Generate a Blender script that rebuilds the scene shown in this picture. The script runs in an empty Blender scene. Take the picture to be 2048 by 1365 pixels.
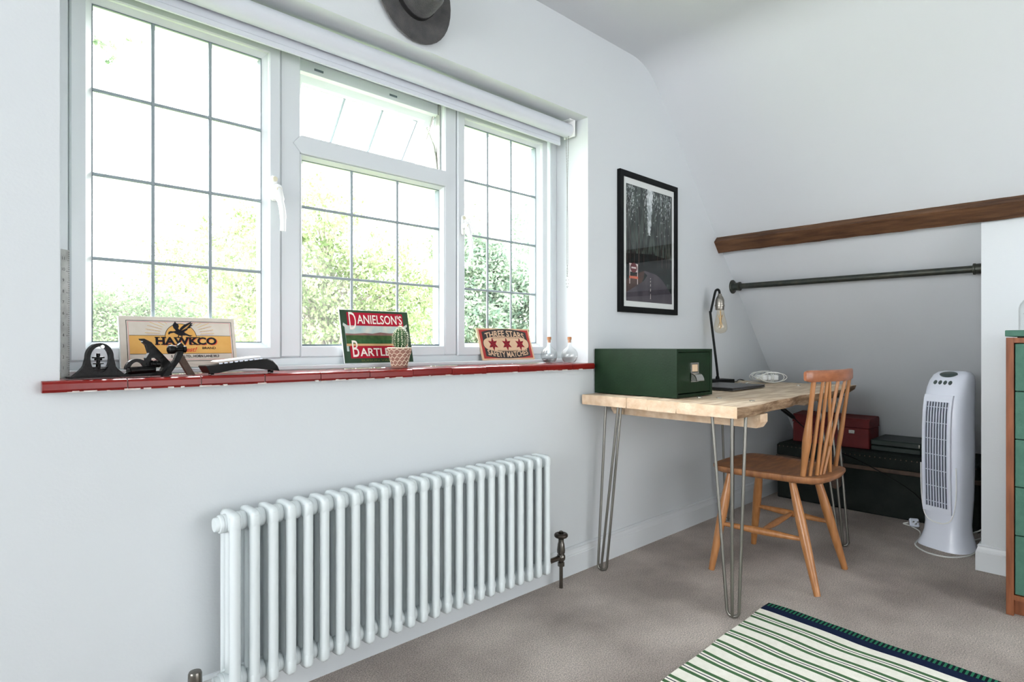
import bpy, math, random
from mathutils import Vector, Matrix, noise
random.seed(7)
scene = bpy.context.scene
col = scene.collection
PI = math.pi

# ------------------------------------------------------------------ camera
ALPHA = math.atan2(2280 - 1024, 1190)
cam_d = bpy.data.cameras.new('camera')
cam_d.sensor_width = 36.0
cam_d.lens = 1190 / 2048 * 36.0
cam_d.shift_y = 7.5 / 2048
cam_d.clip_start = 0.02
cam = bpy.data.objects.new('camera', cam_d)
cam.location = (0, 0, 0.98)
cam.rotation_euler = (PI / 2, 0, ALPHA - PI / 2)
col.objects.link(cam)
scene.camera = cam

# ------------------------------------------------------------------ world, lights, exposure
world = bpy.data.worlds.new('overcast_sky')
scene.world = world
world.use_nodes = True
bg = world.node_tree.nodes['Background']
bg.inputs['Color'].default_value = (0.97, 0.985, 1.0, 1)
bg.inputs['Strength'].default_value = 9.4


def area(name, loc, target, sx, sy, power, color):
    d = bpy.data.lights.new(name, 'AREA')
    d.shape = 'RECTANGLE'
    d.size = sx
    d.size_y = sy
    d.energy = power
    d.color = color
    o = bpy.data.objects.new(name, d)
    o.location = loc
    o.rotation_euler = (Vector(target) - Vector(loc)).to_track_quat('-Z', 'Y').to_euler()
    col.objects.link(o)
    return o


# added fill lights out of view: far left, overhead and rear, sources invented
area('added_fill_left', (-4.16, 0.30, 1.52), (1.5, -0.1, 1.2), 2.5, 1.2, 16, (0.985, 0.985, 1.0))
area('added_fill_overhead', (-1.3, 0.1, 2.25), (2.9, 0.9, 0.8), 1.4, 1.1, 10, (0.985, 0.985, 1.0))
# rear fill added in front of the closed back wall: a broad, dim source
area('added_fill_rear', (2.0, -2.26, 1.1), (2.0, 1.6, 0.95), 2.8, 1.9, 38, (0.985, 0.985, 1.0))
vs = scene.view_settings
vs.view_transform = 'Standard'
vs.look = 'None'
vs.exposure = 0.74
vs.gamma = 1.0
vs.use_curve_mapping = False


# ------------------------------------------------------------------ materials
def lin(c):
    out = []
    for v in c[:3]:
        v = v / 255.0
        out.append(v / 12.92 if v <= 0.04045 else ((v + 0.055) / 1.055) ** 2.4)
    return (*out, 1.0)


def mat(name, rgb, rough=0.5, metal=0.0, rgb2=None, nscale=8.0, stretch=(1, 1, 1), bump=0.0, bscale=60.0,
        spec=0.5, detail=4.0, contrast=(0.35, 0.7), coat=0.0, sheen=0.0):
    m = bpy.data.materials.new(name)
    m.use_nodes = True
    nt = m.node_tree
    b = nt.nodes['Principled BSDF']
    b.inputs['Base Color'].default_value = lin(rgb)
    b.inputs['Roughness'].default_value = rough
    b.inputs['Metallic'].default_value = metal
    b.inputs['Specular IOR Level'].default_value = spec
    b.inputs['Coat Weight'].default_value = coat
    b.inputs['Sheen Weight'].default_value = sheen
    tc = nt.nodes.new('ShaderNodeTexCoord')
    mp = nt.nodes.new('ShaderNodeMapping')
    mp.inputs['Scale'].default_value = stretch
    nt.links.new(tc.outputs['Object'], mp.inputs['Vector'])
    if rgb2 is not None:
        n = nt.nodes.new('ShaderNodeTexNoise')
        n.inputs['Scale'].default_value = nscale
        n.inputs['Detail'].default_value = detail
        r = nt.nodes.new('ShaderNodeValToRGB')
        r.color_ramp.elements[0].color = lin(rgb)
        r.color_ramp.elements[1].color = lin(rgb2)
        r.color_ramp.elements[0].position = contrast[0]
        r.color_ramp.elements[1].position = contrast[1]
        nt.links.new(mp.outputs['Vector'], n.inputs['Vector'])
        nt.links.new(n.outputs['Fac'], r.inputs['Fac'])
        nt.links.new(r.outputs['Color'], b.inputs['Base Color'])
    if bump > 0:
        n2 = nt.nodes.new('ShaderNodeTexNoise')
        n2.inputs['Scale'].default_value = bscale
        n2.inputs['Detail'].default_value = 3
        bp = nt.nodes.new('ShaderNodeBump')
        bp.inputs['Strength'].default_value = bump
        bp.inputs['Distance'].default_value = 0.01
        nt.links.new(mp.outputs['Vector'], n2.inputs['Vector'])
        nt.links.new(n2.outputs['Fac'], bp.inputs['Height'])
        nt.links.new(bp.outputs['Normal'], b.inputs['Normal'])
    return m


def carpet_mat():
    m = mat('carpet_pile', (166, 154, 146), 0.95, 0, (212, 200, 191), 2.6, bump=1.0, bscale=330, spec=0.1, detail=9,
            contrast=(0.36, 0.62), sheen=0.2)
    nt = m.node_tree
    b = nt.nodes['Principled BSDF']
    src = b.inputs['Base Color'].links[0].from_socket
    n = nt.nodes.new('ShaderNodeTexNoise')
    n.inputs['Scale'].default_value = 240
    n.inputs['Detail'].default_value = 3
    tc = nt.nodes.new('ShaderNodeTexCoord')
    nt.links.new(tc.outputs['Object'], n.inputs['Vector'])
    r = nt.nodes.new('ShaderNodeValToRGB')
    r.color_ramp.elements[0].color = (0.52, 0.52, 0.52, 1)
    r.color_ramp.elements[1].color = (1.36, 1.36, 1.36, 1)
    r.color_ramp.elements[0].position = 0.32
    r.color_ramp.elements[1].position = 0.68
    nt.links.new(n.outputs['Fac'], r.inputs['Fac'])
    mx = nt.nodes.new('ShaderNodeMix')
    mx.data_type = 'RGBA'
    mx.blend_type = 'MULTIPLY'
    mx.inputs['Factor'].default_value = 1.0
    nt.links.new(src, mx.inputs['A'])
    nt.links.new(r.outputs['Color'], mx.inputs['B'])
    nt.links.new(mx.outputs['Result'], b.inputs['Base Color'])
    return m


def glass_mat(name, tint=(1, 1, 1), ior=1.45, boost=1.0):
    m = bpy.data.materials.new(name)
    m.use_nodes = True
    nt = m.node_tree
    nt.nodes.clear()
    out = nt.nodes.new('ShaderNodeOutputMaterial')
    tr = nt.nodes.new('ShaderNodeBsdfTransparent')
    tr.inputs['Color'].default_value = (*tint, 1)
    gl = nt.nodes.new('ShaderNodeBsdfGlossy')
    gl.inputs['Roughness'].default_value = 0.02
    # Schlick reflectance from the facing angle, the same on both faces of the sheet
    lw = nt.nodes.new('ShaderNodeLayerWeight')
    lw.inputs['Blend'].default_value = 0.5
    pw = nt.nodes.new('ShaderNodeMath')
    pw.operation = 'POWER'
    pw.inputs[1].default_value = 5.0
    fr = nt.nodes.new('ShaderNodeMath')
    fr.operation = 'MULTIPLY_ADD'
    f0 = ((ior - 1) / (ior + 1)) ** 2 * boost
    fr.inputs[1].default_value = 1 - f0
    fr.inputs[2].default_value = f0
    nt.links.new(lw.outputs['Facing'], pw.inputs[0])
    nt.links.new(pw.outputs['Value'], fr.inputs[0])
    mx = nt.nodes.new('ShaderNodeMixShader')
    nt.links.new(fr.outputs['Value'], mx.inputs['Fac'])
    nt.links.new(tr.outputs['BSDF'], mx.inputs[1])
    nt.links.new(gl.outputs['BSDF'], mx.inputs[2])
    nt.links.new(mx.outputs['Shader'], out.inputs['Surface'])
    return m


def leaf_mat(name, rgb, rgb2, trans=0.5):
    m = bpy.data.materials.new(name)
    m.use_nodes = True
    nt = m.node_tree
    nt.nodes.clear()
    out = nt.nodes.new('ShaderNodeOutputMaterial')
    tc = nt.nodes.new('ShaderNodeTexCoord')
    n = nt.nodes.new('ShaderNodeTexNoise')
    n.inputs['Scale'].default_value = 9
    n.inputs['Detail'].default_value = 5
    r = nt.nodes.new('ShaderNodeValToRGB')
    r.color_ramp.elements[0].color = lin(rgb)
    r.color_ramp.elements[1].color = lin(rgb2)
    r.color_ramp.elements[0].position = 0.36
    r.color_ramp.elements[1].position = 0.64
    d = nt.nodes.new('ShaderNodeBsdfDiffuse')
    t = nt.nodes.new('ShaderNodeBsdfTranslucent')
    mx = nt.nodes.new('ShaderNodeMixShader')
    mx.inputs['Fac'].default_value = trans
    nt.links.new(tc.outputs['Object'], n.inputs['Vector'])
    nt.links.new(n.outputs['Fac'], r.inputs['Fac'])
    nt.links.new(r.outputs['Color'], d.inputs['Color'])
    nt.links.new(r.outputs['Color'], t.inputs['Color'])
    nt.links.new(d.outputs['BSDF'], mx.inputs[1])
    nt.links.new(t.outputs['BSDF'], mx.inputs[2])
    nt.links.new(mx.outputs['Shader'], out.inputs['Surface'])
    return m


WALLC = (205, 210, 213)
M = {
    'wall': mat('wall_paint', WALLC, 0.75, bump=0.04, bscale=140, spec=0.25),
    'ceil': mat('ceiling_paint', (206, 210, 214), 0.85, bump=0.04, bscale=120, spec=0.2),
    'trimw': mat('trim_gloss_white', (210, 215, 218), 0.35, spec=0.45),
    'upvc': mat('window_plastic', (205, 211, 215), 0.28, spec=0.5),
    'gasket': mat('gasket_rubber', (96, 110, 118), 0.6),
    'lead': mat('lead_strip', (140, 152, 158), 0.5, 0.0),
    'glass': glass_mat('window_glass'),
    'clear': glass_mat('bottle_glass', (0.995, 1.0, 0.998), 1.5),
    'amber': glass_mat('bulb_glass', (1.0, 0.955, 0.87), 1.6),
    'tile': mat('red_sill_tile', (112, 22, 20), 0.2, 0, (130, 32, 28), 6, spec=0.35, bump=0.05, bscale=25),
    'grout': mat('sill_grout', (215, 214, 210), 0.8, 0, (190, 170, 165), 40),
    'carpet': carpet_mat(),
    'rad': mat('radiator_enamel', (212, 220, 222), 0.25, spec=0.5),
    'pewter': mat('pewter_metal', (116, 112, 106), 0.25, 1.0),
    'brass_dark': mat('dark_valve_wheel', (62, 54, 48), 0.35, 0.6),
    'black_frame': mat('black_picture_frame', (8, 11, 12), 0.5, spec=0.15),
    'mount': mat('picture_mount', (222, 226, 224), 0.8),
    'desk_wood': mat('bleached_plank_wood', (184, 158, 130), 0.6, 0, (228, 212, 188), 4.5, (1.2, 9, 9), 0.25, 30, 0.3, 7, (0.34, 0.66)),
    'desk_end': mat('plank_end_wood', (206, 176, 146), 0.65, 0, (226, 204, 178), 14, (2, 2, 2), 0.2, 50, 0.3),
    'live': mat('live_edge_wood', (118, 92, 68), 0.7, 0, (176, 150, 122), 9, (1.5, 5, 8), 0.6, 24, 0.25, 8),
    'darkend': mat('weathered_plank_end', (70, 72, 74), 0.6, 0, (96, 96, 96), 12),
    'steel': mat('raw_steel_rod', (128, 126, 120), 0.35, 0.9),
    'chair': mat('golden_beech', (152, 100, 56), 0.32, 0, (174, 122, 76), 10, (6, 6, 1), spec=0.5),
    'seat': mat('elm_seat', (122, 82, 56), 0.4, 0, (166, 114, 74), 6, (2, 9, 2), spec=0.4, detail=6),
    'rail': mat('worn_top_rail', (138, 84, 56), 0.3, 0, (166, 108, 76), 9, (2, 6, 6), spec=0.6),
    'filebox': mat('green_steel_enamel', (13, 36, 17), 0.45, 0, (18, 42, 22), 12, spec=0.22, bump=0.05, bscale=120),
    'chrome': mat('bright_nickel', (196, 196, 190), 0.25, 0.9),
    'card': mat('paper_card', (206, 180, 150), 0.8),
    'black': mat('black_plastic', (5, 6, 6), 0.4, spec=0.2),
    'blackm': mat('black_cast_iron', (3, 3, 3), 0.4, 0.0, (6, 6, 6), 30, bump=0.2, bscale=90, spec=0.18),
    'lampb': mat('black_powder_coat', (8, 13, 13), 0.55, spec=0.2),
    'socket': mat('lamp_socket_metal', (150, 146, 138), 0.32, 0.9),
    'filament': mat('lamp_filament', (206, 176, 130), 0.3, 0.5),
    'laptop': mat('grey_aluminium', (92, 92, 94), 0.35, 0.7),
    'whitep': mat('white_plastic', (236, 238, 238), 0.3),
    'whitec': mat('white_cable', (220, 222, 218), 0.45),
    'fan': mat('fan_white_plastic', (226, 231, 243), 0.28, spec=0.5),
    'fanslat': mat('fan_grille_plastic', (216, 222, 236), 0.35),
    'fandark': mat('fan_inner_dark', (52, 60, 74), 0.7),
    'fanctl': mat('fan_control_grey', (60, 74, 72), 0.35),
    'trunk': mat('black_trunk_canvas', (17, 25, 23), 0.75, 0, (30, 36, 32), 9, bump=0.3, bscale=160, spec=0.25),
    'trunkbrown': mat('trunk_leather_brown', (62, 46, 38), 0.65, 0, (84, 64, 50), 14, bump=0.2, bscale=60),
    'leather': mat('tan_leather', (150, 116, 70), 0.7, 0, (120, 90, 52), 20),
    'redbox': mat('red_leather_box', (92, 22, 24), 0.55, 0, (106, 29, 29), 16, bump=0.1, bscale=200, spec=0.35),
    'darkcase': mat('dark_green_case', (14, 30, 26), 0.45, 0, (22, 40, 34), 10, bump=0.1, bscale=200),
    'beam': mat('dark_stained_beam', (66, 42, 26), 0.6, 0, (108, 76, 52), 5, (9, 1.0, 9), 0.4, 20, 0.3, 8),
    'rail_metal': mat('green_black_pipe', (48, 54, 50), 0.4, 0.5, (66, 66, 58), 30, bump=0.1, bscale=200),
    'felt': mat('grey_felt', (66, 66, 68), 0.95, 0, (84, 83, 82), 30, bump=0.4, bscale=300, spec=0.1, sheen=0.3),
    'feltband': mat('black_hat_band', (20, 20, 22), 0.8),
    'teak': mat('teak_carcass', (104, 58, 34), 0.5, 0, (134, 80, 50), 7, (8, 8, 1), spec=0.3),
    'drawer': mat('sage_green_paint', (60, 100, 85), 0.6, 0, (67, 107, 92), 40, bump=0.15, bscale=400, spec=0.3),
    'shadow_gap': mat('drawer_gap', (20, 30, 26), 0.8),
    'bottlecork': mat('cork', (150, 98, 62), 0.85, 0, (176, 124, 84), 60),
    'water': glass_mat('bottle_water', (0.97, 0.98, 0.975), 1.3),
    'cactus': mat('cactus_green', (38, 72, 36), 0.6, 0, (58, 96, 50), 40),
    'spine': mat('cactus_spine', (236, 236, 214), 0.6),
    'soil': mat('pot_soil', (70, 56, 44), 0.95),
    'pot': mat('terracotta_pot', (150, 112, 98), 0.75, 0, (130, 92, 80), 30),
    'glaze': mat('pot_cream_line', (226, 214, 192), 0.7),
    'blind': mat('blind_fabric', (204, 209, 216), 0.75, bump=0.05, bscale=600),
    'ruler': mat('steel_rule', (176, 178, 176), 0.45, 0.35, (140, 142, 140), 30),
    'ink': mat('black_ink', (24, 24, 26), 0.7),
    'cream': mat('handle_cream_button', (214, 210, 186), 0.5),
}


# ------------------------------------------------------------------ mesh builder
class MB:
    def __init__(s):
        s.v, s.f, s.sm, s.mi = [], [], [], []

    def add(s, verts, faces, smooth=False, mi=0):
        o = len(s.v)
        s.v += [tuple(p) for p in verts]
        s.f += [tuple(i + o for i in f) for f in faces]
        s.sm += [smooth] * len(faces)
        s.mi += [mi] * len(faces)
        return s

    def box(s, x0, x1, y0, y1, z0, z1, c=0.0, mi=0):
        if c <= 0:
            v = [(x, y, z) for z in (z0, z1) for y in (y0, y1) for x in (x0, x1)]
            return s.add(v, [(0, 2, 3, 1), (4, 5, 7, 6), (0, 1, 5, 4), (2, 6, 7, 3), (0, 4, 6, 2), (1, 3, 7, 5)], False, mi)
        cx, cy, cz = (x0 + x1) / 2, (y0 + y1) / 2, (z0 + z1) / 2
        hx, hy, hz = (x1 - x0) / 2, (y1 - y0) / 2, (z1 - z0) / 2
        c = min(c, hx * .98, hy * .98, hz * .98)
        idx, v = {}, []
        for sx in (-1, 1):
            for sy in (-1, 1):
                for sz in (-1, 1):
                    for a in range(3):
                        d = [hx - c, hy - c, hz - c]
                        d[a] += c
                        idx[(sx, sy, sz, a)] = len(v)
                        v.append((cx + sx * d[0], cy + sy * d[1], cz + sz * d[2]))
        F = []
        for a in range(3):
            b, e = (a + 1) % 3, (a + 2) % 3
            for sg in (-1, 1):
                q = []
                for (p, r) in ((-1, -1), (1, -1), (1, 1), (-1, 1)):
                    k = [0, 0, 0]
                    k[a], k[b], k[e] = sg, p, r
                    q.append(idx[(*k, a)])
                F.append(tuple(q) if sg > 0 else tuple(reversed(q)))
        for a in range(3):
            b, e = (a + 1) % 3, (a + 2) % 3
            for sb in (-1, 1):
                for se in (-1, 1):
                    k0, k1 = [0, 0, 0], [0, 0, 0]
                    k0[a], k1[a] = -1, 1
                    k0[b] = k1[b] = sb
                    k0[e] = k1[e] = se
                    q = (idx[(*k0, b)], idx[(*k1, b)], idx[(*k1, e)], idx[(*k0, e)])
                    F.append(q if sb * se > 0 else tuple(reversed(q)))
        for sx in (-1, 1):
            for sy in (-1, 1):
                for sz in (-1, 1):
                    q = (idx[(sx, sy, sz, 0)], idx[(sx, sy, sz, 1)], idx[(sx, sy, sz, 2)])
                    F.append(q if sx * sy * sz > 0 else tuple(reversed(q)))
        return s.add(v, F, False, mi)

    def tube(s, pts, r, n=10, closed=False, caps=True, mi=0, flat=1.0):
        pts = [Vector(p) for p in pts]
        m = len(pts)
        rr = r if isinstance(r, (list, tuple)) else [r] * m
        rings, prev = [], None
        for i in range(m):
            if closed:
                t = pts[(i + 1) % m] - pts[i - 1]
            else:
                t = pts[min(i + 1, m - 1)] - pts[max(i - 1, 0)]
            if t.length < 1e-9:
                t = Vector((0, 0, 1))
            t.normalize()
            if prev is None:
                u = Vector((0, 0, 1)) if abs(t.z) < 0.9 else Vector((1, 0, 0))
            else:
                u = prev
            u = (u - t * u.dot(t)).normalized()
            w = t.cross(u)
            prev = u
            rings.append([pts[i] + (u * math.cos(2 * PI * k / n) * flat + w * math.sin(2 * PI * k / n)) * rr[i] for k in range(n)])
        return s.loft(rings, closed_path=closed, caps=caps, mi=mi)

    def loft(s, rings, closed_path=False, caps=True, smooth=True, mi=0):
        n = len(rings[0])
        v = [p for R_ in rings for p in R_]
        F = []
        m = len(rings)
        for i in range(m if closed_path else m - 1):
            j = (i + 1) % m
            for k in range(n):
                l = (k + 1) % n
                F.append((i * n + k, i * n + l, j * n + l, j * n + k))
        s.add(v, F, smooth, mi)
        if caps and not closed_path:
            o = len(s.v) - len(v)
            s.f.append(tuple(o + k for k in reversed(range(n))))
            s.f.append(tuple(o + (m - 1) * n + k for k in range(n)))
            s.sm += [False, False]
            s.mi += [mi, mi]
        return s

    def lathe(s, prof, n=24, c=(0, 0, 0), axis='z', mi=0, caps=True):
        rings = []
        for (r, h) in prof:
            ring = []
            for k in range(n):
                a = 2 * PI * k / n
                p = (r * math.cos(a), r * math.sin(a))
                if axis == 'z':
                    q = (c[0] + p[0], c[1] + p[1], c[2] + h)
                elif axis == 'x':
                    q = (c[0] + h, c[1] + p[0], c[2] + p[1])
                else:
                    q = (c[0] + p[1], c[1] + h, c[2] + p[0])
                ring.append(q)
            rings.append(ring)
        return s.loft(rings, caps=caps, mi=mi)

    def prism(s, poly, a0, a1, plane='xz', mi=0, smooth=False):
        """extrude a 2D polygon; plane xz extrudes along y, xy along z, yz along x"""
        def p3(p, a):
            return {'xz': (p[0], a, p[1]), 'xy': (p[0], p[1], a), 'yz': (a, p[0], p[1])}[plane]
        ar = sum(poly[i][0] * poly[(i + 1) % len(poly)][1] - poly[(i + 1) % len(poly)][0] * poly[i][1] for i in range(len(poly)))
        if ar < 0:
            poly = list(reversed(poly))
        n = len(poly)
        v = [p3(p, a0) for p in poly] + [p3(p, a1) for p in poly]
        F = [tuple(range(n)), tuple(reversed(range(n, 2 * n)))]
        F += [(i, n + i, n + (i + 1) % n, (i + 1) % n) for i in range(n)]
        if plane != 'xz':
            F = [tuple(reversed(f)) for f in F]
        s.add(v, F[:2], False, mi)
        o = len(s.v) - 2 * n
        s.f += [tuple(o + i for i in f) for f in F[2:]]
        s.sm += [smooth] * n
        s.mi += [mi] * n
        return s

    def ringframe(s, x0, x1, z0, z1, prof, mi=0):
        """sweep a closed (inset, y) profile round a rectangle with mitred corners"""
        rings = []
        for (cx, cz, ix, iz) in ((x0, z0, 1, 1), (x1, z0, -1, 1), (x1, z1, -1, -1), (x0, z1, 1, -1)):
            rings.append([(cx + ix * d, y, cz + iz * d) for (d, y) in prof])
        return s.loft(rings, closed_path=True, caps=False, smooth=False, mi=mi)

    def xf(s, mtx):
        s.v = [tuple(mtx @ Vector(p)) for p in s.v]
        return s

    def shift(s, d):
        s.v = [(p[0] + d[0], p[1] + d[1], p[2] + d[2]) for p in s.v]
        return s

    def mesh(s, name, material, sharp=38):
        me = bpy.data.meshes.new(name)
        me.from_pydata(s.v, [], s.f)
        for m in (material if isinstance(material, (list, tuple)) else [material]):
            me.materials.append(M[m] if isinstance(m, str) else m)
        me.polygons.foreach_set('use_smooth', s.sm)
        me.polygons.foreach_set('material_index', s.mi)
        me.update()
        import bmesh
        bm = bmesh.new()
        bm.from_mesh(me)
        bmesh.ops.recalc_face_normals(bm, faces=bm.faces)
        bm.to_mesh(me)
        bm.free()
        if any(s.sm):
            me.set_sharp_from_angle(angle=math.radians(sharp))
        return me

    def build(s, name, material, parent=None, sharp=38):
        return link(name, s.mesh(name, material, sharp), parent)


def link(name, data, parent=None, loc=None):
    o = bpy.data.objects.new(name, data)
    col.objects.link(o)
    if parent is not None:
        o.parent = parent
    if loc is not None:
        o.location = loc
    return o


def tag(o, label=None, cat=None, group=None, kind=None):
    if label:
        o['label'] = label
    if cat:
        o['category'] = cat
    if group:
        o['group'] = group
    if kind:
        o['kind'] = kind
    return o


def thing(name, label, cat, loc, rz=0.0, group=None, rot=None):
    o = bpy.data.objects.new(name, None)
    o.empty_display_size = 0.05
    col.objects.link(o)
    o.location = loc
    o.rotation_euler = rot if rot else (0, 0, rz)
    return tag(o, label, cat, group)


def struct(name, o_or_mb, material=None, label=None):
    o = o_or_mb.build(name, material) if isinstance(o_or_mb, MB) else o_or_mb
    o['kind'] = 'structure'
    if label:
        o['label'] = label
    return o


def sempty(name, loc, label=None):
    o = bpy.data.objects.new(name, None)
    o.empty_display_size = 0.05
    col.objects.link(o)
    o.location = loc
    o['kind'] = 'structure'
    if label:
        o['label'] = label
    return o


def text_mb(body, size, mtx=None, offset=0.0, width=None, height=None, space=1.0, align='CENTER', shear=0.0):
    """filled lettering in the local xz plane facing -y, centred at the origin and fitted to width x height"""
    cu = bpy.data.curves.new('lettering', 'FONT')
    cu.body = body
    cu.size = size
    cu.offset = offset
    cu.space_character = space
    cu.shear = shear
    cu.resolution_u = 3
    ob = bpy.data.objects.new('lettering', cu)
    me = bpy.data.meshes.new_from_object(ob)
    vs_ = [v.co.copy() for v in me.vertices]
    fs = [tuple(p.vertices) for p in me.polygons]
    bpy.data.objects.remove(ob)
    bpy.data.curves.remove(cu)
    bpy.data.meshes.remove(me)
    x0, x1 = min(v.x for v in vs_), max(v.x for v in vs_)
    y0, y1 = min(v.y for v in vs_), max(v.y for v in vs_)
    kx = width / (x1 - x0) if width else 1.0
    ky = height / (y1 - y0) if height else kx
    if not width:
        kx = ky
    mb = MB()
    mb.add([((v.x - (x0 + x1) / 2) * kx, 0, (v.y - (y0 + y1) / 2) * ky) for v in vs_], fs)
    if mtx is not None:
        mb.xf(mtx)
    return mb


def merged(*mbs):
    r = MB()
    for m in mbs:
        o = len(r.v)
        r.v += m.v
        r.f += [tuple(i + o for i in f) for f in m.f]
        r.sm += m.sm
        r.mi += m.mi
    return r


def bez(pts, n=8):
    """smooth Catmull-Rom path through the points"""
    P_ = [Vector(p) for p in pts]
    out = []
    for i in range(len(P_) - 1):
        a, b, c, d = P_[max(i - 1, 0)], P_[i], P_[i + 1], P_[min(i + 2, len(P_) - 1)]
        for k in range(n):
            t = k / n
            out.append(0.5 * ((2 * b) + (c - a) * t + (2 * a - 5 * b + 4 * c - d) * t * t + (3 * b - a - 3 * c + d) * t ** 3))
    out.append(P_[-1])
    return out


# ------------------------------------------------------------------ room shell
W = 1.68            # inner face of the window wall
OX0, OX1, OZ0, OZ1 = 0.183, 2.055, 0.90, 1.987
mb = MB().box(-4.3, 4.9, -2.5, 2.0, -0.12, 0)
struct('floor', mb, 'carpet', 'beige-grey cut pile carpet')
mb = MB()
mb.box(-4.3, OX0, W, 1.98, 0, 2.5)
mb.box(OX1, 4.9, W, 1.98, 0, 2.5)
mb.box(OX0, OX1, W, 1.98, 0, OZ0 - 0.026)
mb.box(OX0, OX1, W, 1.98, OZ1, 2.5)
struct('wall_window', mb, 'wall', 'smooth white wall around the window')
# ceiling: flat, a soft curve, then the roof slope running down behind the trunk
prof = [(-4.3, 2.375), (1.0, 2.375), (2.2, 2.375)]
I0, u = Vector((2.518, 2.375)), Vector((0.67, -0.742))
A, B = Vector((2.388, 2.375)), I0 + u * 0.13
for k in range(11):
    t = k / 10
    q = A * (1 - t) ** 2 + I0 * 2 * t * (1 - t) + B * t * t
    prof.append((q.x, q.y))
prof += [(I0.x + u.x * L_, I0.y + u.y * L_) for L_ in (0.8, 1.6, 2.4, 3.22)]
mb = MB()
rings = []
for (x, z) in prof:
    rings.append([(x, -2.5, z), (x, 1.98, z), (x + 0.08, 1.98, z + 0.14), (x + 0.08, -2.5, z + 0.14)])
mb.loft(rings, smooth=True)
struct('ceiling', mb.build('ceiling', 'ceil', sharp=50), None, 'white ceiling curving into the roof slope')
# stub wall of the eaves, right
SX, SY = 3.262, 0.475
struct('wall_right', MB().box(SX, 3.40, -2.5, SY, 0, 1.535), 'wall', 'white boxed-in stub wall below the beam')
mb = MB().box(-4.3, -4.2, -2.5, 2.0, 0, 0.9).box(-4.3, -4.2, -2.5, 2.0, 2.15, 2.5)
mb.box(-4.3, -4.2, -2.5, -1.0, 0.9, 2.15).box(-4.3, -4.2, 1.6, 2.0, 0.9, 2.15)  # unseen opening, invented to let sky light in from the left
struct('wall_left', mb, 'wall')
mb = MB().box(-4.3, 4.9, -2.5, -2.3, 0, 2.5)
struct('wall_back', mb, 'wall')


# skirting boards: profile (out, z)
SK = [(0, 0), (0.018, 0), (0.018, 0.080), (0.0165, 0.083), (0.0165, 0.086), (0.013, 0.094), (0.011, 0.104), (0.0125, 0.108), (0.006, 0.114), (0, 0.115)]
mb = MB()
mb.loft([[(x, W - o, z) for (o, z) in SK] for x in (-4.2, 4.62)], smooth=False)
struct('baseboard_window', mb, 'trimw', 'white moulded skirting board under the window')
mb = MB()
mb.loft([[(SX - o, y0_, z) for (o, z) in SK] if i == 0 else [(SX - o, SY + o, z) for (o, z) in SK] for i, y0_ in enumerate((-2.3, SY))]
        + [[(3.40, SY + o, z) for (o, z) in SK]], smooth=False)
struct('baseboard_right', mb, 'trimw', 'white moulded skirting board around the stub wall')

# ------------------------------------------------------------------ window
win = sempty('window_1', (0, 0, 0), 'white leaded window of three lights')
YF = 1.865
mb = MB()
prf = [(0, 1.945), (0, YF + 0.002), (0.003, YF), (0.036, YF), (0.040, YF + 0.004), (0.040, 1.945)]
mb.ringframe(OX0, OX1, OZ0, OZ1, [(d * 1.0 if True else d, y) for d, y in prf])
mb.box(OX0 + 0.04, OX1 - 0.04, YF + 0.001, 1.945, 1.925, OZ1 - 0.04, 0.002)      # deeper head
mb.build('outer_frame', 'upvc', win)
for (x0, x1) in ((0.760, 0.826), (1.406, 1.463)):
    MB().box(x0, x1, YF - 0.002, 1.945, OZ0 + 0.04, 1.925, 0.004).build('mullion', 'upvc', win)
# transom with pointed mitres as welded plastic profiles show
mb = MB().prism([(0.826, 1.598), (1.406, 1.598), (1.430, 1.627), (1.406, 1.656), (0.826, 1.656), (0.800, 1.627)], YF - 0.007, YF - 0.002, 'xz')
mb.box(0.826, 1.406, YF - 0.002, 1.945, 1.598, 1.656, 0.003)
mb.build('transom', 'upvc', win)
# white ledge strip at the foot of the window, above the tiles
MB().box(OX0, OX1, 1.828, YF + 0.002, OZ0, OZ0 + 0.0155, 0.003).build('ledge_strip', 'upvc', win)
SASH = [(0, 1.925), (0, YF - 0.004), (0.004, YF - 0.009), (0.033, YF - 0.009), (0.0365, YF - 0.005), (0.0365, YF + 0.004), (0.050, YF + 0.019), (0.050, 1.925)]
BEAD = [(0, 1.925), (0, YF + 0.002), (0.003, YF), (0.013, YF + 0.018), (0.013, 1.925)]
GY = 1.888


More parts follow.
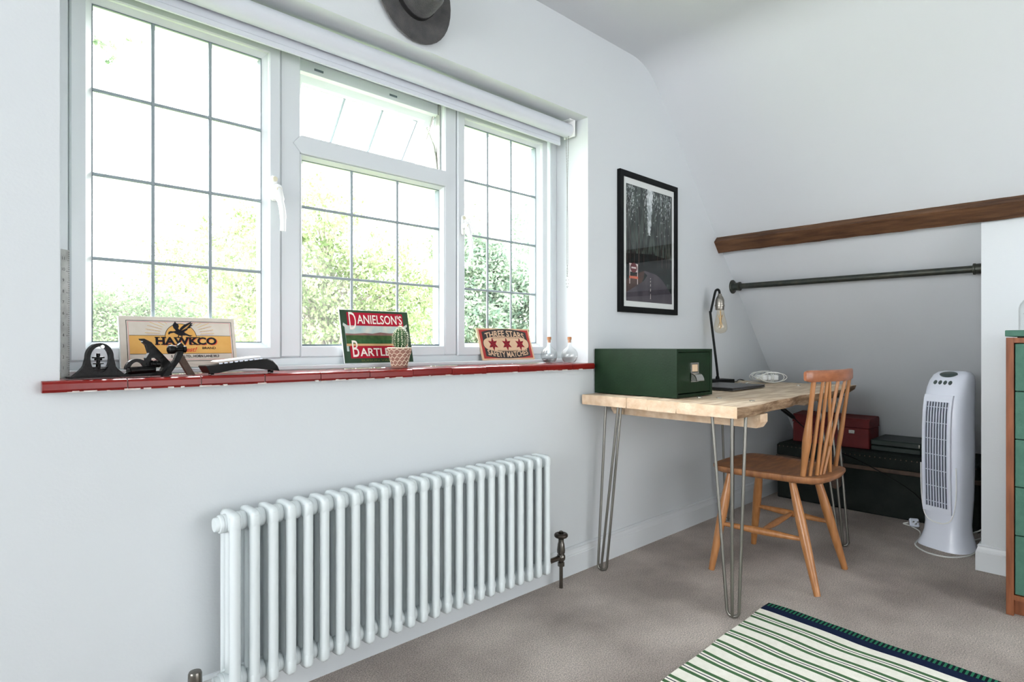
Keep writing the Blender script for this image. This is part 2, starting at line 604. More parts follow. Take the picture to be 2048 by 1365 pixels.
def glazing(parent, gx, gz, y=GY, mtx=None):
    """panes of leaded glass, lead strips between them"""
    for i in range(len(gx) - 1):
        for j in range(len(gz) - 1):
            m_ = MB().box(gx[i] + 0.001, gx[i + 1] - 0.001, y - 0.0018, y + 0.0018, gz[j] + 0.001, gz[j + 1] - 0.001)
            if mtx is not None:
                m_.xf(mtx)
            m_.build('pane', 'glass', parent)
    m_ = MB()
    for x in gx[1:-1]:
        m_.box(x - 0.0047, x + 0.0047, y - 0.004, y + 0.004, gz[0], gz[-1], 0.002)
    for z in gz[1:-1]:
        m_.box(gx[0], gx[-1], y - 0.0056, y + 0.0056, z - 0.0045, z + 0.0045, 0.002)
    for x in gx[1:-1]:
        for z in gz[1:-1]:
            m_.lathe([(0.0055, -0.0062), (0.0055, 0.0062)], 8, (x, y, z), 'y')
    if mtx is not None:
        m_.xf(mtx)
    if m_.v:
        m_.build('lead_strip', 'lead', parent)
    # dark gasket line between bead and glass
    m_ = MB().ringframe(gx[0] - 0.004, gx[-1] + 0.004, gz[0] - 0.004, gz[-1] + 0.004, [(0, y - 0.004), (0.0065, y - 0.004), (0.0065, y + 0.004), (0, y + 0.004)])
    if mtx is not None:
        m_.xf(mtx)
    m_.box(gx[-1] - 0.0022, gx[-1] + 0.002, y + 0.003, y + 0.024, gz[0], gz[-1])
    if mtx is not None:
        m_.v[-8:] = [tuple(mtx @ Vector(p)) for p in m_.v[-8:]]
    m_.build('gasket', 'gasket', parent)


def handle(parent, x, z, side):
    """white espagnolette handle hanging down from its pivot, cream button"""
    h = MB().box(x - 0.011, x + 0.011, YF - 0.021, YF - 0.009, z - 0.035, z + 0.043, 0.005)
    h.lathe([(0.0, -0.030), (0.013, -0.030), (0.015, -0.024), (0.015, -0.010)], 16, (x + side * 0.004, YF - 0.009, z), 'y')
    h.tube(bez([(x + side * 0.004, YF - 0.032, z + 0.004), (x + side * 0.008, YF - 0.042, z - 0.035), (x + side * 0.014, YF - 0.046, z - 0.075), (x + side * 0.016, YF - 0.043, z - 0.118), (x + side * 0.016, YF - 0.042, z - 0.130)]),
           [0.0125] * 9 + [0.0095] * 10 + [0.0085] * 14, 10)
    ho = h.build('window_handle', 'whitep', parent)
    b = MB().lathe([(0.0, -0.0045), (0.0075, -0.0045), (0.009, 0)], 14, (x + side * 0.004, YF - 0.0405, z - 0.004), 'y')
    b.lathe([(0.0, -0.003), (0.0075, -0.003), (0.008, 0)], 14, (x, YF - 0.021, z + 0.032), 'y')
    b.build('button', 'cream', parent)
    return ho


ROWS = [0.987, 1.207, 1.428, 1.649, 1.873]
# left casement
cs = MB().ringframe(0.222, 0.759, 0.937, 1.923, SASH).build('casement', 'upvc', win)
glazing(cs, [0.272, 0.413, 0.561, 0.709], ROWS)
handle(cs, 0.735, 1.462, 1)
# right casement
cs = MB().ringframe(1.464, 1.984, 0.937, 1.923, SASH).build('casement', 'upvc', win)
glazing(cs, [1.514, 1.646, 1.781, 1.934], ROWS)
handle(cs, 1.486, 1.452, 1)
# fixed centre light
fx = MB().ringframe(0.826, 1.406, 0.940, 1.598, [(d * 1.0 if d == 0 else d, y) for d, y in BEAD] ).build('fixed_light', 'upvc', win)
MB().box(0.826, 1.406, YF + 0.0005, 1.925, 0.940, 0.976, 0.003).build('bottom_bead', 'upvc', fx)
glazing(fx, [0.838, 1.019, 1.204, 1.394], [0.979, 1.207, 1.432, 1.586])
# top-hung vent, pushed open
VH = 0.285
vm = Matrix.Translation((0, 1.940, 1.908)) @ Matrix.Rotation(math.radians(40), 4, 'X')
VS = [(0, 0.030), (0, -0.022), (0.004, -0.026), (0.034, -0.026), (0.040, -0.018), (0.050, -0.006), (0.050, 0.030)]
vt = MB().ringframe(0.832, 1.400, -VH, 0.0, VS).xf(vm).build('vent_sash', 'upvc', win)
glazing(vt, [0.882, 1.038, 1.194, 1.350], [-VH + 0.05, -0.05], 0.0, vm)
for x in (0.905, 1.195):
    MB().box(x - 0.016, x + 0.016, 1.8985, 1.902, 1.898, 1.905).build('keep_slot', 'gasket', vt)
MB().box(0.8265, 1.4055, 1.900, 1.945, 1.884, 1.9245, 0.001).build('head_rebate', 'upvc', win)
mb = MB().tube([(1.398, 1.900, 1.66), (1.392, 1.915, 1.76), (1.388, 1.965, 1.86), (1.39, 1.93, 1.93)], 0.004, 6)
mb.tube([(1.398, 1.905, 1.92), (1.392, 1.935, 1.86), (1.388, 1.965, 1.80)], 0.004, 6)
mb.box(1.397, 1.4035, 1.89, 1.91, 1.66, 1.93)
mb.build('friction_stay', 'chrome', vt)

# red tiled sill
sill = sempty('trim_1', (0.15, W, OZ0), 'worn red glazed tile window sill')
pitch = 0.1615
xs = [0.148 + pitch * i for i in range(13)]
tiles_w = []
for i in range(12):
    x0, x1 = xs[i] + 0.0012, min(xs[i + 1], 2.072) - 0.0012
    j = random.uniform(-0.0012, 0.0012)
    jz = random.uniform(-0.001, 0.001)
    ya = W - 0.026 + j
    pf = [(ya + 0.004, -0.026), (ya, -0.020), (ya, -0.007), (ya + 0.003, -0.002), (ya + 0.009, 0.0), (W + 0.15, 0.0), (W + 0.15, -0.014), (W - 0.002, -0.026)]
    tl = MB()
    # inside the reveal the tile is full depth; the nosing of the end tiles runs past the opening
    if x0 < OX0 or x1 > OX1:
        xa, xb = max(x0, OX0 + 0.001), min(x1, OX1 - 0.001)
        tl.loft([[(x, y, z + jz) for (y, z) in pf] for x in (xa, xb)], smooth=False)
        pn = [(ya + 0.004, -0.026), (ya, -0.020), (ya, -0.007), (ya + 0.003, -0.002), (ya + 0.009, 0.0), (W - 0.001, 0.0), (W - 0.001, -0.026)]
        ea, eb = (x0, xa) if x0 < OX0 else (xb, x1)
        tl.loft([[(x, y, z + jz) for (y, z) in pn] for x in (ea, eb)], smooth=False)
    else:
        tl.loft([[(x, y, z + jz) for (y, z) in pf] for x in (x0, x1)], smooth=False)
    tl.shift((-0.15, -W, 0)).build('tile', 'tile', sill)
mb = MB().box(OX0 - 0.15 + 0.001, OX1 - 0.151, 0, 0.148, -0.025, -0.003)
mb.box(0.0, 1.92, -0.021, 0.0, -0.0275, -0.004)
# plaster smears along the bottom edge
for k in range(46):
    x = random.uniform(0.0, 1.9)
    w_ = random.uniform(0.004, 0.035)
    mb.box(x, x + w_, -0.0272 - random.uniform(0, .0006), -0.02, -0.0278, -0.0275 + random.uniform(0.001, .004))
mb.build('grout', 'grout', sill)

# ------------------------------------------------------------------ roller blind
bl = thing('roller_blind', 'white roller blind rolled up along the top of the window', 'blind', (1.1, 1.772, 1.943))
X0b, X1b = -0.905, 0.925
MB().lathe([(0.0, X0b), (0.031, X0b), (0.031, X1b), (0.0, X1b)], 32, (0, 0, 0), 'x').build('fabric_roll', 'blind', bl)
mb = MB().box(X0b, X1b - 0.02, 0.028, 0.0295, -0.056, 0.0)
mb.box(X0b, X1b - 0.02, 0.0245, 0.034, -0.064, -0.046, 0.003)
mb.build('hem_bar', 'blind', bl)
mb = MB().box(X1b + 0.006, X1b + 0.012, -0.034, 0.030, -0.030, 0.043, 0.001)
mb.box(X1b - 0.02, X1b + 0.012, -0.03, 0.03, 0.0395, 0.0435)
mb.build('bracket', 'whitep', bl)
MB().lathe([(0.0, 0), (0.026, 0), (0.029, 0.002), (0.029, 0.005), (0.024, 0.007), (0, 0.007)], 28, (X1b, 0, 0), 'x').build('end_cap', 'whitep', bl)
# bead chain: individual beads share one small mesh outline, joined because they cannot be told apart
cp = []
n = 0
for k in range(96):
    z = -0.025 - k * 0.0070
    if z < -0.66:
        break
    sp = 0.0115 * max(0.0, 1 + z / 0.42)
    if -0.66 < z < -0.60:
        sp = 0.006 * math.sin((z + 0.60) / -0.06 * PI)
    cp += [(X1b - 0.012, -sp - 0.004, z), (X1b - 0.004, sp - 0.004, z)]
cp.append((X1b - 0.008, -0.004, -0.706))
for k in range(7):
    a = PI * k / 6
    cp += [(X1b - 0.008, -0.004 + 0.007 * math.cos(a), -0.672 - 0.034 * math.sin(a))]
mb = MB()
for p in cp:
    r = 0.0026
    mb.add([(p[0] + r, p[1], p[2]), (p[0] - r, p[1], p[2]), (p[0], p[1] + r, p[2]), (p[0], p[1] - r, p[2]), (p[0], p[1], p[2] + r), (p[0], p[1], p[2] - r)],
           [(0, 2, 4), (2, 1, 4), (1, 3, 4), (3, 0, 4), (2, 0, 5), (1, 2, 5), (3, 1, 5), (0, 3, 5)], True)
o = mb.build('bead_chain', 'pewter', bl, 80)
o['kind'] = 'stuff'

# ------------------------------------------------------------------ radiator
RY, RX0, RP, NR = 1.566, 0.524, 0.0477, 25       # front tube axis, first section, pitch
rad = thing('column_radiator', 'white three-column radiator on the wall under the window', 'radiator', (1.1, 1.6, 0.0))


def rad_section():
    m_ = MB()
    zb, zt, r = 0.094, 0.556, 0.0135
    for dy in (0.0, 0.034, 0.068):
        m_.tube([(0, dy, zb + 0.012), (0, dy, zt - 0.012)], r, 12)
    for (z, sg) in ((zb, 1), (zt, -1)):
        # header: rounded block joining the three columns
        ring = []
        for (yy, hz, hx) in ((-0.0134, 0.010, 0.006), (-0.011, 0.019, 0.0105), (-0.004, 0.024, 0.0132), (0.012, 0.0262, 0.0138), (0.034, 0.0262, 0.0138), (0.056, 0.0262, 0.0138), (0.072, 0.024, 0.0132), (0.079, 0.019, 0.0105), (0.0814, 0.010, 0.006)):
            zc = z + sg * 0.0262
            rr = []
            for k in range(14):
                a = 2 * PI * k / 14
                ca, sa = math.cos(a), math.sin(a)
                e = 0.6
                rr.append((hx * math.copysign(abs(ca) ** e, ca), yy, zc + hz * math.copysign(abs(sa) ** e, sa)))
            ring.append(rr)
        m_.loft(ring)
        # round nipple ring between sections
        m_.lathe([(0.018, 0.0125), (0.0235, 0.0135), (0.0248, 0.0165), (0.0248, 0.0215), (0.0238, 0.0228), (0.0248, 0.0242), (0.0248, 0.030), (0.0235, 0.0338), (0.018, 0.035)], 18, (0, 0.034, z + sg * 0.030), 'x')
    return m_.mesh('section', 'rad', 45)


sec = rad_section()
for i in range(NR):
    link('section', sec, rad, (RX0 + RP * i - 1.1, RY - 1.6, 0))
for z in (0.556 - 0.030, 0.094 + 0.030):
    mb = MB().lathe([(0.0, -0.040), (0.017, -0.040), (0.0185, -0.037), (0.0185, -0.030), (0.0225, -0.029), (0.0235, -0.026), (0.0235, -0.021), (0.0215, -0.020), (0.0235, -0.018), (0.0235, -0.010)], 18, (RX0 - 1.1, RY - 1.6 + 0.034, z), 'x')
    mb.build('end_bush', 'rad', rad)
    MB().lathe([(0.0235, 0.012), (0.0235, 0.022), (0.018, 0.026), (0.0, 0.026)], 18, (RX0 + RP * 24 - 1.1, RY - 1.6 + 0.034, z), 'x').build('end_bush', 'rad', rad)
for x in (-0.42, 0.40):
    MB().box(x - 0.010, x + 0.010, 0.038, 0.079, 0.42, 0.437, 0.002).build('wall_bracket', 'rad', rad)
# right valve: dark wheel-head on a turned pewter body, pipe into the floor
vx, vy = 0.692, 0.004
v = MB().lathe([(0.0075, 0.0), (0.0075, 0.088), (0.014, 0.089), (0.014, 0.103), (0.009, 0.106), (0.012, 0.109), (0.0165, 0.116), (0.0175, 0.124), (0.0165, 0.132), (0.011, 0.138),
                (0.0155, 0.141), (0.0165, 0.152), (0.0135, 0.178), (0.011, 0.186), (0.0115, 0.198), (0.008, 0.200), (0.008, 0.224), (0.0085, 0.228), (0.0, 0.232)], 18, (vx, vy, 0))
v.tube([(0.566, 0.0, 0.124), (vx, vy, 0.124)], 0.010, 12)
vo = v.build('valve', 'pewter', rad)
vo['label'] = 'turned pewter valve with a dark wheel'
w_ = MB().tube([(vx + 0.019 * math.cos(2 * PI * k / 18), vy + 0.019 * math.sin(2 * PI * k / 18), 0.212) for k in range(18)], 0.0095, 10, closed=True)
for k in range(3):
    a = 2 * PI * k / 3 + 0.4
    w_.tube([(vx, vy, 0.214), (vx + 0.019 * math.cos(a), vy + 0.019 * math.sin(a), 0.214)], 0.004, 8)
w_.build('valve_wheel', 'brass_dark', vo)
vx, vy = -0.664, -0.018
v = MB().lathe([(0.0075, 0.0), (0.0075, 0.095), (0.014, 0.096), (0.014, 0.13), (0.0165, 0.14), (0.0155, 0.180), (0.0135, 0.184), (0, 0.185)], 18, (vx, vy, 0))
v.tube([(-0.612, 0.0, 0.122), (vx, vy, 0.122)], 0.010, 12)
v.build('valve', 'pewter', rad)

# ------------------------------------------------------------------ desk
T, TH = 0.765, 0.042
desk = thing('plank_desk', 'desk of bleached rough planks on steel hairpin legs', 'desk', (2.75, 1.31, 0))


def front_y(x):
    t = (x - 1.98) / 1.52
    return 0.950 + 0.075 * t + 0.010 * math.sin(x * 7.3 + 1) + 0.006 * math.sin(x * 17.0)


def plank(x0, x1, ya, yb, live=False, lift=0.0):
    """plank along x with softly uneven top and edges"""
    m_ = MB()
    n_ = 26
    rings = []
    for i in range(n_ + 1):
        x = x0 + (x1 - x0) * i / n_
        y0 = front_y(x) if live else ya
        dz = 0.0022 * math.sin(x * 5 + ya * 9)
        und = 0.028 + 0.012 * math.sin(x * 4.1 + 0.7) if live else 0.003
        und *= min(1.0, (x - x0) / 0.25) if live else 1.0
        e = 0.0025
        wob = 0.004 * math.sin(x * 23 + ya * 5) * min(1.0, (x - x0) / 0.15) if live else 0
        rings.append([(x, y0 + e, T + dz * 0.4), (x, y0, T - e + dz), (x, y0 + (und * 0.25 if live else 0) + wob, T - TH * 0.5), (x, y0 + (und if live else e), T - TH), (x, yb - e, T - TH), (x, yb, T - TH + e), (x, yb, T - e), (x, yb - e, T)])
    m_.loft(rings, smooth=False, caps=False)
    o_ = len(m_.v)
    k_ = 8
    m_.f.append(tuple(reversed(range(k_))))
    m_.f.append(tuple(range(o_ - k_, o_)))
    m_.sm += [False, False]
    m_.mi += [1, 2]
    if live:
        for fi in range(n_):
            for e_ in (1, 2):
                m_.mi[fi * 8 + e_] = 3
    return m_.shift((-2.75, -1.31, lift))


plank(1.978, 3.50, 0.95, 1.194, True).build('plank', ['desk_wood', 'desk_end', 'darkend', 'live'], desk)
plank(1.986, 3.485, 1.199, 1.326, lift=-0.0015).build('plank', ['desk_wood', 'desk_end', 'darkend', 'live'], desk)
plank(1.994, 3.485, 1.331, 1.430, lift=-0.0005).build('plank', ['desk_wood', 'desk_end', 'darkend', 'live'], desk)
plank(2.000, 3.49, 1.436, 1.668, lift=-0.001).build('plank', ['desk_wood', 'desk_end', 'darkend', 'live'], desk)
for (xa, xb) in ((2.19, 2.252), (3.19, 3.252)):
    ys = 0.97 if xa < 3 else 1.17
    mb = MB().prism([(ys, 0.69), (ys + 0.015, 0.668), (1.64, 0.668), (1.655, 0.69), (1.655, T - TH - 0.0025), (ys, T - TH - 0.0025)], xa, xb, 'yz').shift((-2.75, -1.31, 0))
    mb.build('bearer', 'desk_end', desk)
for (x, y) in ((2.233, 1.241), (2.248, 1.164), (2.220, 1.015), (3.256, 1.239), (2.23, 1.56), (3.23, 1.10), (3.24, 1.55)):
    MB().lathe([(0.011, -0.002), (0.011, 0.0022), (0.009, 0.003), (0, 0.003)], 12, (x - 2.75, y - 1.31, T)).build('bolt_head', 'chrome', desk)


def hairpin(fx, fy, tx, ty):
    """three rods running down to one bent foot; tops spread around (tx, ty)"""
    zt = T - TH
    g = MB()
    ux, uy = (tx - fx), (ty - fy)
    # plate corner directions
    offs = [(0.0, 0.072), (-0.012, -0.012), (0.026, -0.046)] if fy < 1.3 else [(0.0, 0.035), (0.0, -0.033), (0.06, -0.005)]
    if fx > 2.6 and fy < 1.3:
        offs = [(-0.02, 0.05), (0.02, 0.01), (0.045, -0.012)]
    foot = [(0.0, 0.021), (-0.004, 0.0), (0.006, -0.021)]
    for (o1, f1) in zip(offs, foot):
        g.tube([(tx + o1[0], ty + o1[1], zt), (fx + f1[0], fy + f1[1], 0.022), (fx + f1[0] * 0.7, fy + f1[1] * 0.7, 0.010), (fx, fy, 0.0052)], 0.0058, 10)
    g.box(tx - 0.07, tx + 0.07, ty - 0.05, ty + 0.055, zt - 0.004, zt - 0.0005)
    g.shift((-2.75, -1.31, 0)).build('hairpin_leg', 'steel', desk)


hairpin(2.053, 1.601, 2.105, 1.585)
hairpin(2.040, 1.004, 2.075, 1.030)
hairpin(3.147, 1.570, 3.10, 1.555)
hairpin(3.150, 0.990, 3.190, 1.062)

# ------------------------------------------------------------------ chair
CX, CY = 2.648, 1.085
ch = thing('dining_chair', 'golden wooden spindle-back chair with a dark elm seat at the desk', 'chair', (CX, CY, 0))


def L(x, y, z):
    return (x - CX, y - CY, z)


SZ = 0.452          # seat top
out = []
corner = [(2.445, 1.285), (2.50, 1.318), (2.65, 1.330), (2.80, 1.325), (2.858, 1.292), (2.868, 1.20), (2.853, 1.05), (2.835, 0.93), (2.795, 0.868), (2.65, 0.848), (2.515, 0.862), (2.470, 0.925), (2.452, 1.05), (2.436, 1.20)]
pts = bez([(*p, 0) for p in corner] + [(*corner[0], 0)], 4)[:-1]
cxs, cys = 2.65, 1.09
mb = MB()
rings = []
for (k, dz) in ((0.90, -0.031), (0.965, -0.024), (1.0, -0.010), (0.995, -0.002), (0.97, 0.0), (0.8, -0.004), (0.5, -0.009), (0.15, -0.011)):
    rings.append([L(cxs + (p.x - cxs) * k, cys + (p.y - cys) * k, SZ + dz) for p in pts])
mb.loft(rings)
mb.build('seat', 'seat', ch, 60)
legs = [((2.413, 1.284), (2.490, 1.235)), ((2.879, 1.309), (2.808, 1.245)), ((2.454, 0.863), (2.520, 0.985)), ((2.842, 0.886), (2.785, 0.990))]
for (f_, t_) in legs:
    zt = SZ - 0.030
    P0, P1 = Vector(L(*f_, 0.0)), Vector(L(*t_, zt))
    prof = [(0.0, 0.0125), (0.25, 0.0165), (0.5, 0.0195), (0.65, 0.0200), (0.85, 0.0165), (1.0, 0.0135)]
    MB().tube([P0.lerp(P1, t) for t, r in prof], [r for t, r in prof], 14).build('leg', 'chair', ch)


def on_leg(i, z):
    f_, t_ = legs[i]
    t = z / (SZ - 0.030)
    return Vector(L(f_[0] + (t_[0] - f_[0]) * t, f_[1] + (t_[1] - f_[1]) * t, z))


def turned(a, b, r0, r1):
    prof = [(0, r0), (0.2, r0 * 1.15), (0.5, r1), (0.8, r0 * 1.15), (1, r0)]
    pp = [(k / 12, r0 + (r1 - r0) * math.sin(PI * k / 12) ** 1.5) for k in range(13)]
    return MB().tube([a.lerp(b, t) for t, r in pp], [r for t, r in pp], 12)


a0, a1 = on_leg(0, 0.20), on_leg(2, 0.20)
b0, b1 = on_leg(1, 0.20), on_leg(3, 0.20)
turned(a0, a1, 0.0085, 0.0155).build('stretcher', 'chair', ch)
turned(b0, b1, 0.0085, 0.0155).build('stretcher', 'chair', ch)
turned(a0.lerp(a1, .5), b0.lerp(b1, .5), 0.0085, 0.0140).build('stretcher', 'chair', ch)


def rail_pt(u, z):
    """point on the curved top rail, u 0 (left) .. 1 (right)"""
    x = 2.452 + 0.398 * u
    y = 0.908 - 0.040 * u - 0.042 * math.sin(PI * u)
    return Vector(L(x, y, z))


def base_pt(u):
    x = 2.494 + 0.322 * u
    y = 0.938 - 0.022 * u - 0.036 * math.sin(PI * u)
    return Vector(L(x, y, SZ - 0.008))


RZ0, RZ1 = 0.832, 0.878
rings = []
for i in range(25):
    u = i / 24
    p = rail_pt(u, 0)
    d = (rail_pt(min(u + .01, 1), 0) - rail_pt(max(u - .01, 0), 0)).normalized()
    nrm = Vector((-d.y, d.x, 0))
    e = min(u, 1 - u)
    th = 0.0125 if e > 0.03 else 0.0125 * (0.55 + 0.45 * e / 0.03)
    zz0, zz1 = RZ0 + (0.006 if e < 0.02 else 0), RZ1 - (0.006 if e < 0.02 else 0)
    ring = []
    for (a, z) in ((-1, zz0 + 0.006), (-0.7, zz0), (0.7, zz0), (1, zz0 + 0.006), (1, zz1 - 0.006), (0.7, zz1), (-0.7, zz1), (-1, zz1 - 0.006)):
        q = p + nrm * th * a
        ring.append((q.x, q.y, z))
    rings.append(ring)
MB().loft(rings).build('top_rail', 'rail', ch, 50)


def spindle(ub, ut, r, bulge, name):
    a, b = base_pt(ub), rail_pt(ut, RZ0 + 0.006)
    pp = []
    for k in range(17):
        t = k / 16
        g = math.exp(-((t - 0.38) / 0.2) ** 2)
        pp.append((t, r * (1 - 0.12 * t) + bulge * g))
    MB().tube([a.lerp(b, t) for t, _ in pp], [q for _, q in pp], 12).build(name, 'chair', ch)


spindle(0.02, 0.105, 0.0105, 0.0075, 'back_post')
spindle(0.985, 0.93, 0.0085, 0.0025, 'back_post')
for ub, ut in ((0.13, 0.225), (0.245, 0.285), (0.30, 0.47), (0.37, 0.66), (0.55, 0.315)):
    spindle(ub, ut, 0.0074, 0.0008, 'spindle')

# ------------------------------------------------------------------ green file box
fb = thing('card_file_box', 'dark green steel card file box on the desk against the wall', 'file box', (2.095, 1.262, T + 0.0015))
bw, bd, bh = 0.283, 0.412, 0.196
z0 = 0.001
mb = MB().box(0, bw, 0.02, bd, z0, z0 + 0.004).box(0, bw, 0.02, bd, bh - 0.004, bh).box(0, 0.003, 0.02, bd, z0 + .004, bh - .004).box(bw - 0.003, bw, 0.02, bd, z0 + .004, bh - .004).box(0.003, bw - 0.003, bd - 0.003, bd, z0 + .004, bh - .004)
mb.ringframe(0, bw, z0, bh, [(0, 0.0), (0.010, 0.0), (0.012, 0.002), (0.012, 0.02), (0, 0.02)])
mb.build('case', 'filebox', fb)
dr = MB().box(0.0135, bw - 0.0135, 0.003, 0.30, z0 + 0.0155, bh - 0.0135, 0.002).build('drawer', 'filebox', fb)
hx, hz = 0.140, 0.094
mb = MB().ringframe(hx - 0.030, hx + 0.030, hz + 0.0, hz + 0.046, [(0, 0.003), (0, -0.001), (0.006, -0.001), (0.006, 0.003)])
mb.box(hx - 0.030, hx + 0.030, 0.0, 0.004, hz - 0.034, hz + 0.004)
rings = []
for (a, r) in ((0, 0), (0.3, 0), (0.6, 0), (0.9, 0), (1.2, 0), (1.5, 0)):
    yy, zz = -0.026 * math.sin(a), hz - 0.030 + 0.032 * math.cos(a)
    rings.append([(hx - 0.030, yy, zz), (hx + 0.030, yy, zz), (hx + 0.030, yy + 0.003, zz - 0.002), (hx - 0.030, yy + 0.003, zz - 0.002)])
mb.loft(rings)
for sx in (-0.030, 0.0285):
    mb.prism([(0.003, hz + 0.002)] + [(-0.026 * math.sin(a), hz - 0.030 + 0.032 * math.cos(a)) for a in (0.2, 0.6, 0.9, 1.2, 1.5)] + [(0.003, hz - 0.028)], hx + sx, hx + sx + 0.0015, 'yz')
mb.build('label_pull', 'chrome', dr)
MB().box(hx - 0.022, hx + 0.022, 0.0005, 0.0032, hz + 0.009, hz + 0.038).build('index_card', 'card', dr)

# ------------------------------------------------------------------ laptop, lamp, power brick
lp = thing('laptop', 'closed dark grey laptop lying on the desk', 'laptop', (2.615, 1.285, T), math.radians(1.5))
MB().box(0, 0.365, 0, 0.245, 0.0015, 0.009, 0.003).build('base', 'laptop', lp)
MB().box(0, 0.365, 0, 0.245, 0.0095, 0.0165, 0.003).build('lid', 'laptop', lp)

lm = thing('desk_lamp', 'black bent-stem desk lamp with a bare amber bulb', 'lamp', (3.075, 1.60, T))
# the stem leans in the plane facing the room: right = camera right
rv = Vector((math.sin(ALPHA), -math.cos(ALPHA), 0))


def LP(r, z):
    return (rv.x * r, rv.y * r, z)


mb = MB().box(-0.085, 0.085, -0.045, 0.045, 0.0005, 0.026, 0.003)
mb.xf(Matrix.Rotation(math.atan2(rv.y, rv.x) * 0.35, 4, 'Z')).build('base', 'lampb', lm)
st = MB().tube(bez([LP(0.0, 0.026), LP(-0.002, 0.075), LP(-0.038, 0.375), LP(-0.036, 0.40), LP(-0.014, 0.500), LP(-0.006, 0.516), LP(0.004, 0.518), LP(0.010, 0.508), LP(0.0115, 0.490)], 6), 0.0066, 10)
st.lathe([(0.011, 0.0), (0.010, 0.012), (0.006, 0.018)], 12, (0, 0, 0.026))
st.build('stem', 'lampb', lm)
bx, by = LP(0.0125, 0)[:2]
so = MB().lathe([(0.006, 0.496), (0.010, 0.494), (0.011, 0.486), (0.018, 0.476), (0.0235, 0.460), (0.0245, 0.436), (0.0265, 0.434), (0.0265, 0.427), (0.0245, 0.425), (0.0235, 0.409), (0.0225, 0.406), (0.0, 0.406)], 20, (bx, by, 0)).build('socket', 'socket', lm)
bx2, by2 = LP(0.0165, 0)[:2]
bu = MB().lathe([(0.019, 0.408), (0.0195, 0.392), (0.025, 0.365), (0.0325, 0.335), (0.036, 0.312), (0.035, 0.298), (0.027, 0.285), (0.014, 0.279), (0.0, 0.2765)], 24, (bx2, by2, 0)).build('bulb', 'amber', lm)
fm = MB().tube([(bx2 + 0.014 * math.cos(k * 2.4), by2 + 0.014 * math.sin(k * 2.4), 0.312 + (0.068 if k % 2 else 0.0)) for k in range(9)], 0.0012, 5)
fm.tube([(bx2, by2, 0.405), (bx2, by2, 0.305)], 0.0035, 6)
fm.build('filament', 'filament', bu)
# lamp cable across the desk back, down behind, with a switch hanging under the desk
cb = MB().tube(bez([LP(0.085, 0.012), (0.13, -0.04, 0.008), (0.20, -0.015, 0.006), (0.30, 0.03, 0.006), (0.40, 0.06, 0.005), (0.436, 0.04, -0.01), (0.43, -0.02, -0.06), (0.30, -0.24, -0.085), (0.155, -0.285, -0.125)], 6), 0.0028, 8)
cb.tube(bez([(0.20, -0.33, -0.175), (0.27, -0.36, -0.235), (0.42, -0.38, -0.31), (0.60, -0.40, -0.39), (0.740, -0.5, -0.46), (0.765, -0.75, -0.60), (0.760, -0.85, -0.757)], 6), 0.0028, 8)
cb.build('cable', 'black', lm)
sw = MB().tube([(0.150, -0.28, -0.120), (0.158, -0.287, -0.128), (0.196, -0.325, -0.170), (0.203, -0.333, -0.178)], [0.006, 0.0115, 0.0115, 0.006], 10).build('inline_switch', 'black', lm)

pb = thing('power_adapter', 'white laptop power brick wrapped in its own cable on the desk', 'adapter', (3.335, 1.44, T), math.radians(-38))
MB().box(-0.050, 0.050, -0.038, 0.038, 0.014, 0.046, 0.007).build('brick', 'whitep', pb)
mb = MB()
for k, x in enumerate((-0.012, 0.008, 0.020)):
    mb.tube([(x + 0.006 * math.cos(a * 2 * PI / 20), 0.045 * math.cos(a * 2 * PI / 20) * 1.05, 0.034 + 0.031 * math.sin(a * 2 * PI / 20)) for a in range(20)], 0.0024, 7, closed=True)
for k in range(5):
    rx, rz_ = 0.058 + 0.007 * k, 0.022 + 0.003 * (k % 3)
    mb.tube([(0.010 + rx * math.cos(a * 2 * PI / 28), (-0.043 - 0.002 * k) if k % 2 else 0.043 + 0.002 * k, 0.034 + (rz_ + 0.004) * math.sin(a * 2 * PI / 28)) for a in range(28)], 0.0022, 7, closed=True)
mb.tube(bez([(-0.05, 0, 0.030), (-0.075, -0.005, 0.034), (-0.092, 0.0, 0.046), (-0.07, 0.02, 0.058), (-0.02, 0.03, 0.063)], 6), 0.0022, 7)
mb.tube(bez([(0.05, 0.02, 0.004), (-0.02, 0.06, 0.004), (-0.10, 0.02, 0.003), (-0.13, -0.03, 0.003), (-0.15, -0.05, 0.004)], 6), 0.0022, 7)
mb.build('cable', 'whitec', pb)
MB().box(-0.064, -0.050, -0.008, 0.008, 0.022, 0.036, 0.003).build('connector', 'whitep', pb)

# ------------------------------------------------------------------ framed print
pf_ = thing('framed_print', 'black framed photograph of a forest road hanging on the wall', 'picture', (2.518, W, 1.468))
FW, FH = 0.25, 0.334
MB().ringframe(-FW, FW, -FH, FH, [(0, 0), (0, -0.018), (0.002, -0.020), (0.026, -0.020), (0.028, -0.018), (0.028, -0.008), (0.028, 0)]).build('frame', 'black_frame', pf_)
MB().box(-FW + .027, FW - .027, -0.0115, -0.009, -FH + .027, FH - .027).build('mount', 'mount', pf_)
MB().box(-FW + .027, FW - .027, -0.0165, -0.0158, -FH + .027, FH - .027).build('pane', 'glass', pf_)


def flat(poly, y, mb_=None):
    """flat polygon in the xz plane facing -y"""
    m_ = mb_ or MB()
    ar = sum(poly[i][0] * poly[(i + 1) % len(poly)][1] - poly[(i + 1) % len(poly)][0] * poly[i][1] for i in range(len(poly)))
    if ar < 0:
        poly = list(reversed(poly))
    m_.add([(p[0], y, p[1]) for p in poly], [tuple(range(len(poly)))])
    return m_


